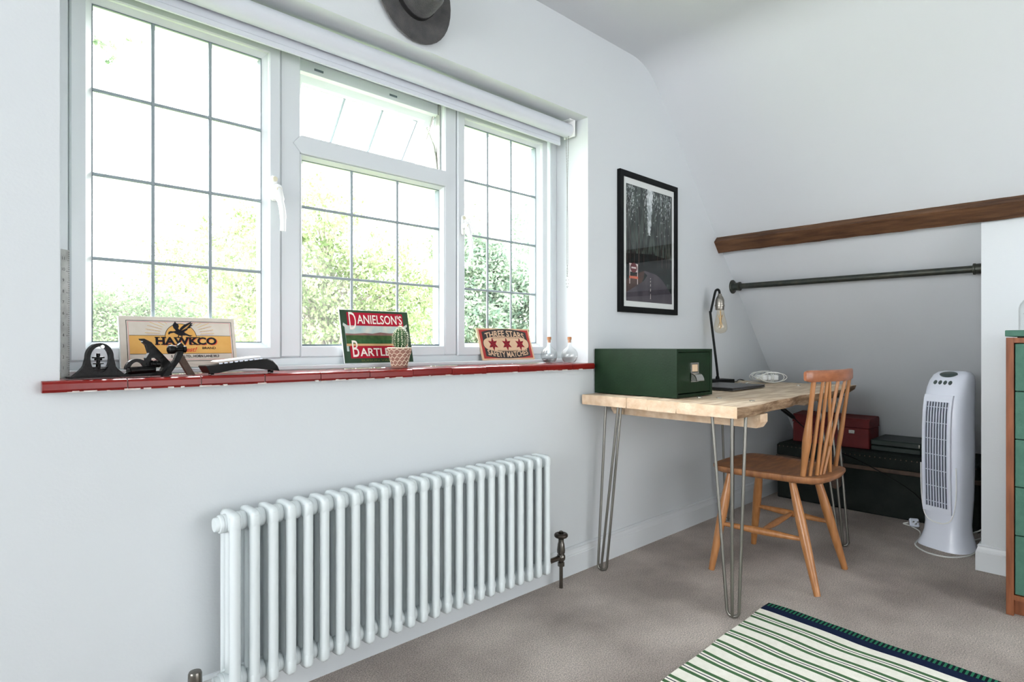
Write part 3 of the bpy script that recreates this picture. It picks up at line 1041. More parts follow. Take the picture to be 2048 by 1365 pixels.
PM = {k: mat('print_' + k, c, 0.75, 0, c2, sc, st_, spec=0.2, contrast=(.42, .58), detail=6) for k, (c, c2, sc, st_) in {
    'forest': ((22, 30, 30), (68, 80, 76), 34, (2.6, 1, .45)),
    'deep': ((12, 20, 22), (20, 32, 32), 20, (1, 1, 1)),
    'sky': ((214, 220, 222), (150, 160, 162), 60, (1, 1, .6)),
    'road': ((66, 62, 70), (80, 75, 82), 14, (1, 1, .4)),
    'verge': ((66, 48, 44), (84, 58, 48), 40, (1, 1, 1)),
    'trunk': ((54, 46, 46), (74, 62, 60), 40, (1, 1, .2)),
    'orange': ((196, 100, 76), (206, 112, 86), 30, (1, 1, 1)),
    'pinkw': ((208, 196, 194), (222, 210, 206), 30, (1, 1, 1)),
    'dred': ((92, 40, 46), (104, 48, 52), 30, (1, 1, 1))}.items()}
# print area inside the mount
px0, px1, pz0, pz1 = -0.196, 0.203, -0.279, 0.277
yy = -0.0120
pr = flat([(px0, pz0), (px1, pz0), (px1, pz1), (px0, pz1)], yy).build('photo_print', PM['forest'], pf_)
rnd = random.Random(3)
flat([(px0, pz0 + .10), (px1, pz0 + .10), (px1, pz0 + .225), (0.02, pz0 + 0.24), (px0, pz0 + .225)], yy - .0002).build('forest_floor', PM['deep'], pr)
l_, r_ = [], []
for k in range(34):
    t = k / 33
    z = pz1 - t * 0.225
    w0 = 0.016 * (1 - t) + 0.004
    l_.append((0.002 + 0.012 * t * 0 - w0 - rnd.uniform(0, .017), z))
    r_.append((0.008 + w0 + rnd.uniform(0, .008) - 0.012 * t, z))
flat(l_ + list(reversed(r_)), yy - .0003).build('sky_gap', PM['sky'], pr)
sk = MB()
for k in range(420):
    side = rnd.choice((-1, 1))
    x = rnd.choice([-.15, -.145, -.138, -.17, -.19, -.10, -.04, -.03, .04, .06, .10, .105, .14, .15, .165, .18]) + rnd.gauss(0, .009)
    x = max(px0 + .004, min(px1 - .004, x))
    z = pz1 - abs(rnd.gauss(0, .075)) - .004
    s_ = rnd.uniform(.0007, .0028)
    h_ = rnd.uniform(.002, .009)
    if z - h_ < 0.0 or z + h_ > pz1:
        continue
    flat([(x - s_, z), (x + rnd.uniform(-s_, 0), z - h_), (x + s_, z - h_ * .3), (x + s_ * .3, z + h_)], yy - .0003, sk)
sk.build('sky_speckle', PM['sky'], pr)['kind'] = 'stuff'
tk = MB()
for x, w0 in ((-.092, .004), (-.165, .0025), (-.13, .002), (-.05, .0018), (.07, .0022), (.11, .0028), (.15, .002), (.175, .0025), (-.185, .003)):
    flat([(x - w0, pz0 + .18), (x + w0, pz0 + .18), (x + w0 * .4, pz1 - .05), (x - w0 * .4, pz1 - .05)], yy - .0004, tk)
tk.build('tree_trunks', PM['trunk'], pr)
flat([(px0, pz0), (px0, pz0 + .10), (-.075, pz0 + .145), (-.045, pz0 + .152), (-.05, pz0 + .12), (-.10, pz0 + .05)], yy - .0005).build('verge', PM['verge'], pr)
flat([(px0, pz0), (px1, pz0), (px1, pz0 + .045), (.155, pz0 + .085), (.10, pz0 + .125), (.05, pz0 + .143), (-.045, pz0 + .153), (-.05, pz0 + .145), (-.02, pz0 + .132), (-.055, pz0 + .10), (px0, pz0 + .04)], yy - .0006).build('road', PM['road'], pr)
mk = MB()
for z, h_ in ((.017, .026), (.055, .014), (.080, .012), (.100, .008), (.115, .006)):
    flat([(.004, pz0 + z), (.0085, pz0 + z), (.009, pz0 + z + h_), (.006, pz0 + z + h_)], yy - .0007, mk)
mk.build('road_marking', PM['pinkw'], pr)
sg = MB()
cz = pz0 + .152
for x in (-.168, -.104):
    flat([(x - .0025, cz - .07), (x + .0025, cz - .07), (x + .0025, cz + .02), (x - .0025, cz + .02)], yy - .0008, sg)
flat([(-.172, cz - .012), (-.1, cz - .012), (-.1, cz + .028), (-.172, cz + .028)], yy - .0008, sg)
sg.build('road_sign_board', PM['pinkw'], pr)
flat([(-.136 + .027 * math.cos(a * PI / 10), cz + .008 + .024 * math.sin(a * PI / 10)) for a in range(20)], yy - .0010).build('road_sign_disc', PM['dred'], pr)
flat([(-.155, cz + .004), (-.117, cz + .004), (-.117, cz + .012), (-.155, cz + .012)], yy - .0012).build('road_sign_bar', PM['pinkw'], pr)
ob_ = MB()
flat([(-.172, cz - .044), (-.1, cz - .044), (-.1, cz - .032), (-.172, cz - .032)], yy - .0010, ob_)
ob_.build('barrier_board', PM['orange'], pr)

# ------------------------------------------------------------------ beam and clothes rail
bmx = thing('roof_beam', 'dark stained wooden beam along the sloping ceiling', 'beam', (3.2, 0.3, 1.55))
# cross-section: face parallel to the slope, standing 45 mm proud
P3 = Vector((3.2195, 1.600))
nn, uu = Vector((-0.742, -0.67)), Vector((0.67, -0.742))
rnd = random.Random(11)
rings = []
for i in range(60):
    y = W - 0.001 - i * (3.6 / 59)
    j = lambda s_: rnd.uniform(-s_, s_)
    a = P3 - nn * 0.03
    b = P3 + nn * (0.046 + j(.0012)) + uu * j(.0015)
    c = P3 + nn * (0.046 + j(.0012)) + uu * (0.079 + j(.002))
    d = P3 - nn * 0.03 + uu * 0.079
    rings.append([(q.x - 3.2, y - 0.3, q.y - 1.55) for q in (a, b, c, d)])
MB().loft(rings, smooth=False).build('beam', 'beam', bmx)

rl = thing('clothes_rail', 'dark iron pipe clothes rail below the beam', 'rail', (3.41, 1.08, 1.327))
MB().tube([(0, W - 1.08 - 0.002, 0), (0, SY - 1.08 + 0.002, 0)], 0.0165, 18).build('pipe', 'rail_metal', rl)
for (yy_, sg_) in ((W - 1.08, -1), (SY - 1.08, 1)):
    fl = MB().lathe([(0.0, 0.0005), (0.041, 0.0005), (0.041, 0.006), (0.037, 0.010), (0.026, 0.012), (0.0235, 0.015), (0.0235, 0.040), (0.026, 0.042), (0.026, 0.050), (0.0165, 0.052)], 24, (0, 0, 0), 'y')
    if sg_ < 0:
        fl.xf(Matrix.Scale(-1, 4, (0, 1, 0)))
    fl.shift((0, yy_, 0)).build('flange', 'rail_metal', rl)

# ------------------------------------------------------------------ hat on the wall
ht = thing('felt_hat', 'grey felt hat hanging on the wall above the window', 'hat', (1.128, W, 2.168))
tilt = math.radians(16)
rings = []
N = 40


def hat_ring(rx, rz, y, ox=0.0, oz=0.0):
    r_ = []
    for k in range(N):
        a = 2 * PI * k / N
        x, z = rx * math.cos(a) + ox, rz * math.sin(a) + oz
        r_.append((x * math.cos(tilt) - z * math.sin(tilt), y, x * math.sin(tilt) + z * math.cos(tilt)))
    return r_


rings = [hat_ring(0.145, 0.172, -0.006), hat_ring(0.149, 0.176, -0.012), hat_ring(0.150, 0.177, -0.016), hat_ring(0.146, 0.173, -0.018), hat_ring(0.115, 0.135, -0.012), hat_ring(0.086, 0.106, -0.010),
         hat_ring(0.080, 0.099, -0.016), hat_ring(0.078, 0.096, -0.050), hat_ring(0.072, 0.090, -0.090), hat_ring(0.058, 0.078, -0.112), hat_ring(0.030, 0.055, -0.108), hat_ring(0.008, 0.03, -0.098)]
MB().loft(rings).build('hat_body', 'felt', ht, 60)
MB().loft([hat_ring(0.0822, 0.1012, -0.0125), hat_ring(0.0822, 0.1012, -0.030), hat_ring(0.0795, 0.098, -0.0305)], caps=False).build('hat_band', 'feltband', ht)

# ------------------------------------------------------------------ things on the sill
# steel rule standing in the left corner
ru = thing('steel_rule', 'old steel rule standing upright in the left corner of the sill', 'ruler', (0.1925, 1.712, OZ0 + 0.001), math.radians(50), rot=(0, 0, math.radians(38)))
MB().box(-0.006, 0.0165, -0.0006, 0.0006, 0.0, 0.300).build('blade', 'ruler', ru)
tk = MB()
for k in range(1, 60):
    h_ = 0.009 if k % 10 == 0 else (0.006 if k % 5 == 0 else 0.0035)
    z = k * 0.005
    tk.box(0.0165 - h_, 0.0163, -0.0010, -0.0005, z - .0004, z + .0004)
tk.build('graduations', 'ink', ru)
nb = MB()
for k in range(1, 12):
    m_ = text_mb(str(k), 0.006, Matrix.Translation((0.0, -0.0010, k * 0.0254)), height=0.007)
    nb = merged(nb, m_)
nb.build('numerals', 'ink', ru)

# engineers' square heads
def arch_tool():
    t = thing('arched_iron_tool', 'black cast iron protractor head with an arched body, leftmost on the sill', 'tool', (0.262, 1.712, OZ0 + 0.0012), math.radians(8))
    k = 0.9
    o_ = [(-0.066, 0.0), (0.062, 0.0), (0.062, 0.006), (0.046, 0.012), (0.036, 0.026), (0.031, 0.048)]
    o_ += [(0.031 * math.cos(a * PI / 14), 0.050 + 0.033 * math.sin(a * PI / 14)) for a in range(0, 15)]
    o_ += [(-0.031, 0.048), (-0.036, 0.028), (-0.050, 0.012), (-0.066, 0.006)]
    o_ = [(x * k, z) for x, z in o_]
    inner = [(0.0225 * math.cos(a * 2 * PI / 24) * k, 0.046 + (0.029 if a <= 12 else 0.034) * math.sin(a * 2 * PI / 24)) for a in range(24)]
    m_ = MB()
    # frame as a loft between the outer and inner outlines sampled at equal angles
    def sample(poly, n=64, c=(0, 0.04)):
        res = []
        for i in range(n):
            a = 2 * PI * i / n
            d = (math.cos(a), math.sin(a))
            best = 0
            for j in range(len(poly)):
                p, q = poly[j], poly[(j + 1) % len(poly)]
                ex, ez = q[0] - p[0], q[1] - p[1]
                den = d[0] * ez - d[1] * ex
                if abs(den) < 1e-9:
                    continue
                s_ = ((p[0] - c[0]) * ez - (p[1] - c[1]) * ex) / den
                w__ = ((p[0] - c[0]) * d[1] - (p[1] - c[1]) * d[0]) / den
                if s_ > 0 and -1e-6 <= w__ <= 1 + 1e-6:
                    best = max(best, s_)
            res.append((c[0] + d[0] * best, c[1] + d[1] * best))
        return res
    so_, si_ = sample(o_), sample(inner)
    th = 0.009
    m_.loft([[(x, -th, z) for x, z in so_], [(x, th, z) for x, z in so_], [(x, th, z) for x, z in si_], [(x, -th, z) for x, z in si_]], closed_path=True, smooth=False)
    m_.box(-0.064, 0.060, -0.014, 0.014, 0.0, 0.005, 0.001)
    b_ = m_.build('body', 'blackm', t)
    MB().lathe([(0.016, 0.0), (0.016, 0.003), (0.004, 0.004)], 14, (0, 0, 0.02)).box(-0.018, 0.018, -0.004, 0.004, 0.012, 0.026).build('web', 'blackm', t)
    MB().lathe([(0.005, 0.0), (0.005, 0.012), (0.011, 0.0125), (0.011, 0.015), (0.004, 0.0155), (0.004, 0.021), (0.008, 0.0215), (0.008, 0.026), (0.013, 0.0265), (0.013, 0.030), (0.004, 0.031), (0.004, 0.038), (0, 0.038)], 14, (-0.002, 0, 0.020)).build('clamp_screw', 'blackm', t)
    MB().lathe([(0.004, -0.011), (0.005, -0.0095), (0.0, -0.0095)], 10, (0.004, 0, 0.074), 'y').build('rivet', 'chrome', t)


arch_tool()


def square_head():
    t = thing('square_head_tool', 'black cast iron square head with a sloping arm and level vial', 'tool', (0.368, 1.722, OZ0 + 0.0012), math.radians(6))
    m_ = MB()
    th = 0.009
    m_.prism([(-0.058, 0), (0.050, 0), (0.050, 0.012), (-0.050, 0.012), (-0.058, 0.006)], -th, th, 'xz')
    m_.prism([(0.050, 0.0), (0.050, 0.030), (0.002, 0.086), (-0.014, 0.092), (-0.016, 0.086), (-0.008, 0.078), (-0.002, 0.058), (-0.010, 0.044), (0.014, 0.046), (0.024, 0.036), (0.030, 0.020), (0.020, 0.0)], -th, th, 'xz')
    m_.prism([(-0.014, 0.094), (-0.020, 0.094), (-0.018, 0.090), (0.004, 0.084)], -th - .003, th + .003, 'xz')
    arc = [(-0.028 + 0.026 * math.cos(a), 0.018 + 0.026 * math.sin(a)) for a in [PI * k / 12 for k in range(13)]]
    arc2 = [(-0.028 + 0.016 * math.cos(a), 0.016 + 0.020 * math.sin(a)) for a in [PI * k / 12 for k in range(12, -1, -1)]]
    m_.prism(arc + arc2, -th * .7, th * .7, 'xz')
    m_.prism([(-0.006, 0.010), (0.002, 0.010), (0.004, 0.046), (-0.010, 0.046)], -th * .7, th * .7, 'xz')
    m_.build('body', 'blackm', t)
    MB().tube([(-0.052, -0.012, 0.014), (-0.046, -0.012, 0.014), (-0.046, -0.012, 0.015), (0.010, -0.010, 0.017), (0.012, -0.010, 0.017)], [0.007, 0.007, 0.0095, 0.0085, 0.004], 12).build('level_vial', 'blackm', t)
    MB().tube([(0.000, -0.006, 0.030), (0.022, -0.006, 0.029)], 0.008, 12).tube([(0.003, -0.006, 0.030), (0.006, -0.006, 0.030)], 0.0095, 12).tube([(0.012, -0.006, 0.030), (0.015, -0.006, 0.030)], 0.0095, 12).build('clamp_nut', 'blackm', t)


square_head()


def centre_head():
    t = thing('centre_head_tool', 'black V-legged centre head with a round clamp knob', 'tool', (0.428, 1.690, OZ0 + 0.0012), math.radians(12))
    m_ = MB()
    m_.prism([(-0.046, 0), (-0.030, 0), (-0.002, 0.040), (0.006, 0.058), (0.006, 0.078), (0.0, 0.084), (-0.007, 0.078), (-0.010, 0.058), (-0.016, 0.042)], -0.012, -0.002, 'xz')
    m_.build('front_leg', 'blackm', t)
    MB().prism([(0.024, 0), (0.042, 0), (0.008, 0.058), (0.000, 0.060), (-0.004, 0.048)], 0.0, 0.010, 'xz').build('back_leg', 'trunkbrown', t)
    k = MB().lathe([(0.0, -0.024), (0.005, -0.024), (0.0105, -0.021), (0.0115, -0.014), (0.010, -0.006), (0.006, -0.004), (0.006, 0.012), (0.009, 0.013), (0.009, 0.020), (0, 0.021)], 16, (0, 0, 0), 'x')
    k.shift((-0.008, -0.008, 0.067)).build('clamp_knob', 'blackm', t)


centre_head()

# curved black gadget with a pale lid
gd = thing('curved_gadget', 'curved black plastic handset with a pale lid, on small rubber feet', 'gadget', (0.585, 1.705, OZ0 + 0.001), math.radians(5))
top = [(-0.100, 0.024), (-0.08, 0.026), (-0.04, 0.030), (0.0, 0.034), (0.04, 0.038), (0.064, 0.040), (0.080, 0.034), (0.092, 0.022), (0.098, 0.008)]
bot = [(-0.090, 0.004), (-0.070, 0.004), (-0.04, 0.010), (0.0, 0.014), (0.04, 0.013), (0.064, 0.010), (0.078, 0.008), (0.090, 0.006), (0.0965, 0.005)]
rings = []
for (p, q) in zip(top, bot):
    rings.append([(q[0], -0.026, q[1]), (p[0], -0.028, p[1] - 0.003), (p[0], -0.025, p[1]), (p[0], 0.025, p[1]), (p[0], 0.028, p[1] - 0.003), (q[0], 0.026, q[1])])
MB().loft(rings, smooth=False).build('body', 'black', gd)
for x, y in ((-0.082, -0.018), (-0.074, 0.018), (0.080, -0.018), (0.090, 0.018)):
    MB().lathe([(0.004, 0), (0.005, 0.006)], 8, (x, y, 0)).build('rubber_foot', 'black', gd)
MB().prism([(-0.070, 0.0335), (-0.066, 0.0365), (0.046, 0.0475), (0.048, 0.0445)], -0.02, 0.024, 'xz').build('lid', 'whitep', gd)
mb = MB()
for i in range(9):
    x = -0.066 + i * 0.0135
    mb.box(x, x + 0.008, -0.0235, -0.0205, 0.0275 + i * 0.00135, 0.0312 + i * 0.00135)
mb.build('keys', 'fanslat', gd)


# ---- leaning printed signs -------------------------------------------------
def sign(name, label, x0, x1, zb, h, lean, th, yb, edge):
    t = thing(name, label, 'sign', ((x0 + x1) / 2, yb, zb), rot=(-math.radians(lean), 0, 0))
    MB().box(-(x1 - x0) / 2, (x1 - x0) / 2, 0, th, 0, h, min(0.002, th * .3)).build('panel', edge, t)
    return t


def ink(name, rgb, rgb2=None, ns=30):
    return mat('ink_' + name, rgb, 0.7, 0, rgb2, ns, spec=0.2)


IK = {'cream': ink('cream', (222, 214, 204), (212, 203, 190), 20), 'orange': ink('orange', (230, 180, 104), (222, 168, 92), 25), 'black': ink('black', (30, 30, 36)),
      'red': ink('red', (214, 82, 60)), 'pink': ink('pink', (222, 150, 150)), 'pale': ink('pale_gold', (220, 186, 110)), 'mauve': ink('mauve', (196, 168, 176)),
      'dgreen': ink('dark_green', (56, 80, 60), (44, 66, 50), 14), 'crimson': ink('crimson', (178, 28, 52), (156, 22, 46), 30), 'white': ink('white', (236, 230, 222)),
      'lsky': ink('landscape_sky', (150, 186, 190), (214, 212, 200), 18), 'hill': ink('hills', (150, 110, 100), (120, 90, 92), 20), 'field': ink('field', (72, 100, 56), (48, 76, 44), 40),
      'path': ink('path', (206, 168, 120)), 'sand': ink('sand', (214, 184, 154), (206, 172, 142), 20), 'brick': ink('brick_red', (176, 66, 60), (160, 56, 54), 20), 'char': ink('charcoal', (58, 54, 54)),
      'star': ink('star_red', (150, 34, 46)), 'star2': ink('star_dark', (104, 24, 36)), 'olive': ink('olive', (110, 122, 60)), 'hedge': ink('hedge', (40, 84, 50), (62, 104, 62), 60)}


def ipoly(t, poly, m_, layer, name, off):
    return flat([(p[0], p[1]) for p in poly], -0.0004 - layer * 0.00025).build(name, IK[m_], t)


def rect(x0, z0, x1, z1):
    return [(x0, z0), (x1, z0), (x1, z1), (x0, z1)]


def frame_lines(t, x0, z0, x1, z1, w_, m_, layer, name='border'):
    y = -0.0004 - layer * 0.00025
    mb_ = MB()
    for r in (rect(x0, z0, x1, z0 + w_), rect(x0, z1 - w_, x1, z1), rect(x0, z0, x0 + w_, z1), rect(x1 - w_, z0, x1, z1)):
        flat(r, y, mb_)
    return mb_.build(name, IK[m_], t)


def put_text(t, s_, cx, cz, w_, h_, m_, layer, name='lettering', warp=None, offset=0.0, space=1.0, shear=0.0, rotz=0.0):
    y = -0.0004 - layer * 0.00025
    m = text_mb(s_, 1.0, None, offset, w_, h_, space, shear=shear)
    if warp:
        m.v = [(p[0], p[1], p[2] + warp(p[0], p[2])) for p in m.v]
    mt = Matrix.Translation((cx, y, cz)) @ Matrix.Rotation(-rotz, 4, 'Y')
    return m.xf(mt).build(name, IK[m_], t)


# HAWKCO
sw_, sh_ = 0.294, 0.146
t = sign('canvas_sign', 'white canvas sign reading HAWKCO with a hawk on an orange sun', 0.328, 0.622, 0.9165, sh_, 14, 0.016, 1.834, 'mount')
x0, x1 = -sw_ / 2, sw_ / 2
ipoly(t, rect(x0 + .001, .001, x1 - .001, sh_ - .001), 'cream', 0, 'canvas_face', 0)
bx0, bx1, bz0, bz1 = x0 + .016, x1 - .010, 0.018, sh_ - .012
frame_lines(t, bx0, bz0, bx1, bz1, 0.0014, 'black', 1)
frame_lines(t, bx0 + .004, bz0 + .004, bx1 - .004, bz1 - .003, 0.0012, 'pink', 1)
oz0, oz1 = 0.040, 0.091
ipoly(t, rect(bx0 + .006, oz0, bx1 - .005, oz1), 'orange', 2, 'orange_band', 0)
cxs_, czs_ = 0.000, 0.094
ipoly(t, [(cxs_ + .0405 * math.cos(a * PI / 20), oz1 - 0.004 + 0.040 * math.sin(a * PI / 20)) for a in range(-1, 22)], 'black', 2, 'sun_outline', 0)
ipoly(t, [(cxs_ + .0390 * math.cos(a * PI / 20), oz1 - 0.004 + 0.0385 * math.sin(a * PI / 20)) for a in range(-1, 22)], 'orange', 3, 'sun', 0)
ln = MB()
for r in (rect(bx0 + .006, oz1, cxs_ - .0395, oz1 + .001), rect(cxs_ + .0395, oz1, bx1 - .005, oz1 + .001), rect(bx0 + .006, oz0 - .001, bx1 - .005, oz0)):
    flat(r, -0.0004 - 4 * .00025, ln)
ln.build('band_outline', IK['black'], t)
for sgn in (-1, 1):
    rays, rt = MB(), MB()
    for k in range(8):
        a = math.radians(3 + k * 9.5)
        p0, p1 = 0.052, (0.088 if k < 5 else 0.066)
        ca, sa = math.cos(a), math.sin(a)
        if 0.092 + p1 * sa * .72 > bz1 - .006:
            p1 = (bz1 - .008 - 0.092) / max(sa * .72, 1e-3)
        if p1 < p0 + .006:
            continue
        w0 = 0.0007
        flat([(sgn * p0 * ca, 0.096 + p0 * sa * .72 - w0), (sgn * p1 * ca, 0.096 + p1 * sa * .72 - w0), (sgn * p1 * ca, 0.096 + p1 * sa * .72 + w0), (sgn * p0 * ca, 0.096 + p0 * sa * .72 + w0)], -0.0004 - .0005, rays)
    for k in range(5):
        a = math.radians(2 + k * 10)
        m = text_mb('GROCERIES' if sgn < 0 else 'PROVISIONS', 1.0, None, 0, 0.034, 0.0036)
        m.xf(Matrix.Translation((sgn * 0.067 * math.cos(a), -0.0004 - .0005, 0.0935 + k * .0015 + 0.067 * math.sin(a) * .72)) @ Matrix.Rotation(-sgn * a * .8, 4, 'Y'))
        if max(p[2] for p in m.v) < bz1 - .004:
            rt = merged(rt, m)
    rays.build('rays', IK['pale'], t)['kind'] = 'stuff'
    rt.build('ray_lettering', IK['mauve'], t)['kind'] = 'stuff'
# hawk silhouette
hk = MB()
K = 0.0116
hy = -0.0004 - 5 * .00025


def hp(pts_):
    return [(cxs_ + x * K, oz1 + z * K) for x, z in pts_]


flat(hp([(-2.75, 0.55), (-2.6, 0.95), (-2.2, 1.15), (-1.5, 1.1), (-0.9, 1.35), (-0.3, 1.35), (0.5, 1.25), (1.0, 0.7), (1.9, 0.2), (2.6, 0.1), (2.0, -0.2), (1.1, 0.1), (0.4, 0.05), (-0.2, 0.0), (-0.9, 0.35), (-1.5, 0.75), (-2.3, 0.55), (-2.6, 0.2)]), hy, hk)
flat(hp([(-0.9, 1.1), (-1.5, 1.9), (-1.7, 2.6), (-1.1, 3.6), (-0.8, 3.1), (-0.5, 3.0), (-0.3, 2.4), (-0.5, 1.8), (0.0, 1.2)]), hy, hk)
flat(hp([(-0.4, 1.2), (0.0, 2.0), (0.7, 2.7), (2.6, 3.7), (2.3, 3.2), (2.9, 3.3), (2.4, 2.8), (2.9, 2.8), (2.2, 2.3), (2.4, 2.1), (1.6, 1.8), (1.5, 1.5), (0.8, 1.0), (0.2, 0.9)]), hy, hk)
flat(hp([(-0.5, 0.5), (-0.3, 0.4), (-0.5, -0.35), (-0.75, -0.35)]), hy, hk)
flat(hp([(0.1, 0.4), (0.35, 0.4), (0.3, -0.35), (0.05, -0.35)]), hy, hk)
hk.build('hawk', IK['black'], t)
fl_ = MB()
for k in range(5):
    flat(hp([(0.2 + k * .25, 1.35 + k * .12), (0.28 + k * .25, 1.35 + k * .12), (1.3 + k * .22, 2.3 + k * .18), (1.25 + k * .22, 2.32 + k * .18)]), hy - .0002, fl_)
fl_.build('feather_lines', IK['orange'], t)


def serifs(txt_w, txt_h, cx, cz):
    """slab serifs for H A W K fitted to the word's letter spacing"""
    r = []
    hz = txt_h / 2
    return r


put_text(t, 'HAWKCO', 0.0165, 0.0745, 0.156, 0.0225, 'red', 5, 'lettering_shade', offset=0.012)
put_text(t, 'HAWKCO', 0.0145, 0.0760, 0.156, 0.0225, 'black', 6, 'lettering', offset=0.04)
sf = MB()
wd = 0.156
lx = 0.0145 - wd / 2
for (u0, u1, top_, bot_) in ((0.000, 0.055, 1, 1), (0.095, 0.155, 1, 1), (0.165, 0.225, 0, 1), (0.285, 0.345, 0, 1), (0.335, 0.395, 1, 0), (0.495, 0.555, 1, 0), (0.555, 0.615, 1, 1), (0.645, 0.705, 1, 1)):
    a_, b_ = lx + u0 * wd - .002, lx + u1 * wd + .002
    for on, z in ((bot_, 0.0760 - .01125), (top_, 0.0760 + .01125 - .0026)):
        if on:
            flat(rect(a_, z, b_, z + .0026), -0.0004 - 6 * .00025, sf)
sf.build('serifs', IK['black'], t)
put_text(t, 'The Best!', 0.004, 0.0515, 0.070, 0.0135, 'red', 5, 'script_lettering', shear=0.35, offset=0.016)
put_text(t, 'BRAND', 0.071, 0.0555, 0.036, 0.0068, 'black', 5, 'small_lettering', offset=0.02)
put_text(t, 'S & CO. LTD., HORN LANE W.3', 0.034, 0.0315, 0.124, 0.0085, 'black', 5, 'address_lettering', offset=0.02)

# DANIELSON'S
sw_, sh_ = 0.276, 0.190
t = sign('orchard_sign', "green and red tin sign reading DANIELSON'S BARTLETTS over an orchard view", 0.967, 1.243, 0.9165, sh_, 13, 0.005, 1.838, 'whitep')
x0, x1 = -sw_ / 2, sw_ / 2
ipoly(t, rect(x0 + .001, .001, x1 - .001, sh_ - .001), 'dgreen', 0, 'green_ground', 0)
lz0, lz1 = 0.060, 0.128
ipoly(t, [(x0 + .014, lz0 - .018), (x0 + .022, lz0 - .018), (x0 + .022, lz0), (x1 - .022, lz0), (x1 - .010, lz0 - .016), (x1 - .010, lz0 - .006), (x1 - .016, lz0), (x1 - .016, lz1 + .002), (x1 - .010, lz1 + .004), (x1 - .010, lz1 + .014), (x1 - .024, lz1 + .006), (x0 + .024, lz1 + .006), (x0 + .010, lz1 + .015), (x0 + .008, lz1 + .006), (x0 + .014, lz1)], 'lsky', 1, 'painted_sky', 0)
ipoly(t, [(x0 + .0145, .105), (-.09, .104), (-.05, .107), (-.02, .105), (.012, .110), (.05, .107), (.09, .109), (x1 - .017, .103), (x1 - .017, .095), (x0 + .0145, .095)], 'hill', 2, 'painted_hills', 0)
ipoly(t, rect(x0 + .0145, lz0 + .004, x1 - .017, .0985), 'field', 3, 'painted_field', 0)
hg = MB()
for k in range(16):
    x = x0 + .03 + k * .0145
    flat([(x + .009 * math.cos(a * PI / 5), .0765 + .0075 * math.sin(a * PI / 5)) for a in range(10)], -0.0004 - 4 * .00025, hg)
hg.build('painted_orchard', IK['hedge'], t)
ipoly(t, rect(x0 + .0145, lz0, x1 - .017, lz0 + .0085), 'path', 5, 'painted_path', 0)
ipoly(t, rect(x0 + .026, .133, x1 - .026, sh_ - .010), 'crimson', 5, 'upper_banner', 0)
ipoly(t, rect(x0 + .026, .017, x1 - .022, .061), 'crimson', 5, 'lower_banner', 0)
put_text(t, 'D', x0 + .046, .150, .026, .062, 'white', 6, offset=0.0)
put_text(t, "ANIELSON'S", .017, .1565, .182, .034, 'white', 6, offset=0.012)
put_text(t, 'B', x0 + .046, .051, .024, .058, 'white', 6, offset=0.0)
put_text(t, 'ARTLETTS', .016, .0385, .184, .029, 'white', 6, offset=0.02)
put_text(t, 'SUISUN VALLEY', 0.0, .009, .15, .007, 'olive', 6)
# card's pale top edge comes from the panel itself

# THREE STARS
sw_, sh_ = 0.302, 0.140
t = sign('matches_sign', 'small red and black sign reading THREE STARS SAFETY MATCHES', 1.577, 1.879, 0.9165, sh_, 18, 0.006, 1.836, 'card')
x0, x1 = -sw_ / 2, sw_ / 2
ipoly(t, rect(x0 + .0005, .0005, x1 - .0005, sh_ - .0005), 'sand', 0, 'sand_ground', 0)
ipoly(t, rect(x0 + .009, .007, x1 - .009, sh_ - .007), 'brick', 1, 'red_ground', 0)


def arcband(zc, hw, h_, bow):
    up_, lo_ = [], []
    for k in range(25):
        x = -hw + 2 * hw * k / 24
        z = zc + bow * (1 - (x / hw) ** 2)
        up_.append((x, z + h_ / 2))
        lo_.append((x, z - h_ / 2))
    return lo_ + list(reversed(up_))


ipoly(t, arcband(sh_ - .037, .128, .040, .014), 'char', 2, 'upper_ribbon', 0)
ipoly(t, arcband(.035, .128, .036, -.011), 'char', 2, 'lower_ribbon', 0)


def pill(hw, hh, zc):
    return [(hw * math.copysign(abs(math.cos(a)) ** .55, math.cos(a)), zc + hh * math.copysign(abs(math.sin(a)) ** .8, math.sin(a))) for a in [2 * PI * k / 48 for k in range(48)]]


ipoly(t, pill(.1335, .0345, .070), 'char', 3, 'panel_outline', 0)
ipoly(t, pill(.130, .0325, .070), 'sand', 4, 'star_panel', 0)
for cx_ in (-.078, 0.0, .078):
    st_, s2 = [], MB()
    cz_ = .069
    for k in range(12):
        r = .030 if k % 2 == 0 else .0145
        a = PI / 2 + k * PI / 6
        st_.append((cx_ + r * math.cos(a) * .95, cz_ + r * math.sin(a)))
    ipoly(t, st_, 'star', 5, 'star', 0)
    for k in range(0, 12, 2):
        flat([(cx_, cz_), st_[k], st_[(k + 1) % 12]], -0.0004 - 6 * .00025, s2)
    s2.build('star_facets', IK['star2'], t)
put_text(t, 'THREE STARS', 0.0, sh_ - .0365, .226, .028, 'sand', 3, warp=lambda x, z: .0135 * (1 - (x / .113) ** 2), offset=0.02)
put_text(t, 'SAFETY MATCHES', 0.0, .0345, .232, .025, 'sand', 3, warp=lambda x, z: -.0115 * (1 - (x / .116) ** 2), offset=0.02)
# the fine print is too small to read: rows of short strokes
for (zc, hw, bow) in ((.0955, .075, .003), (.0415, .06, -.002)):
    fp_ = MB()
    x = -hw
    while x < hw:
        w_ = rnd.uniform(.002, .005)
        flat(rect(x, zc + bow * (1 - (x / hw) ** 2) - .0012, min(x + w_, hw), zc + bow * (1 - (x / hw) ** 2) + .0012), -0.0004 - 5 * .00025, fp_)
        x += w_ + .0012
    fp_.build('fine_print', IK['char'], t)['kind'] = 'stuff'

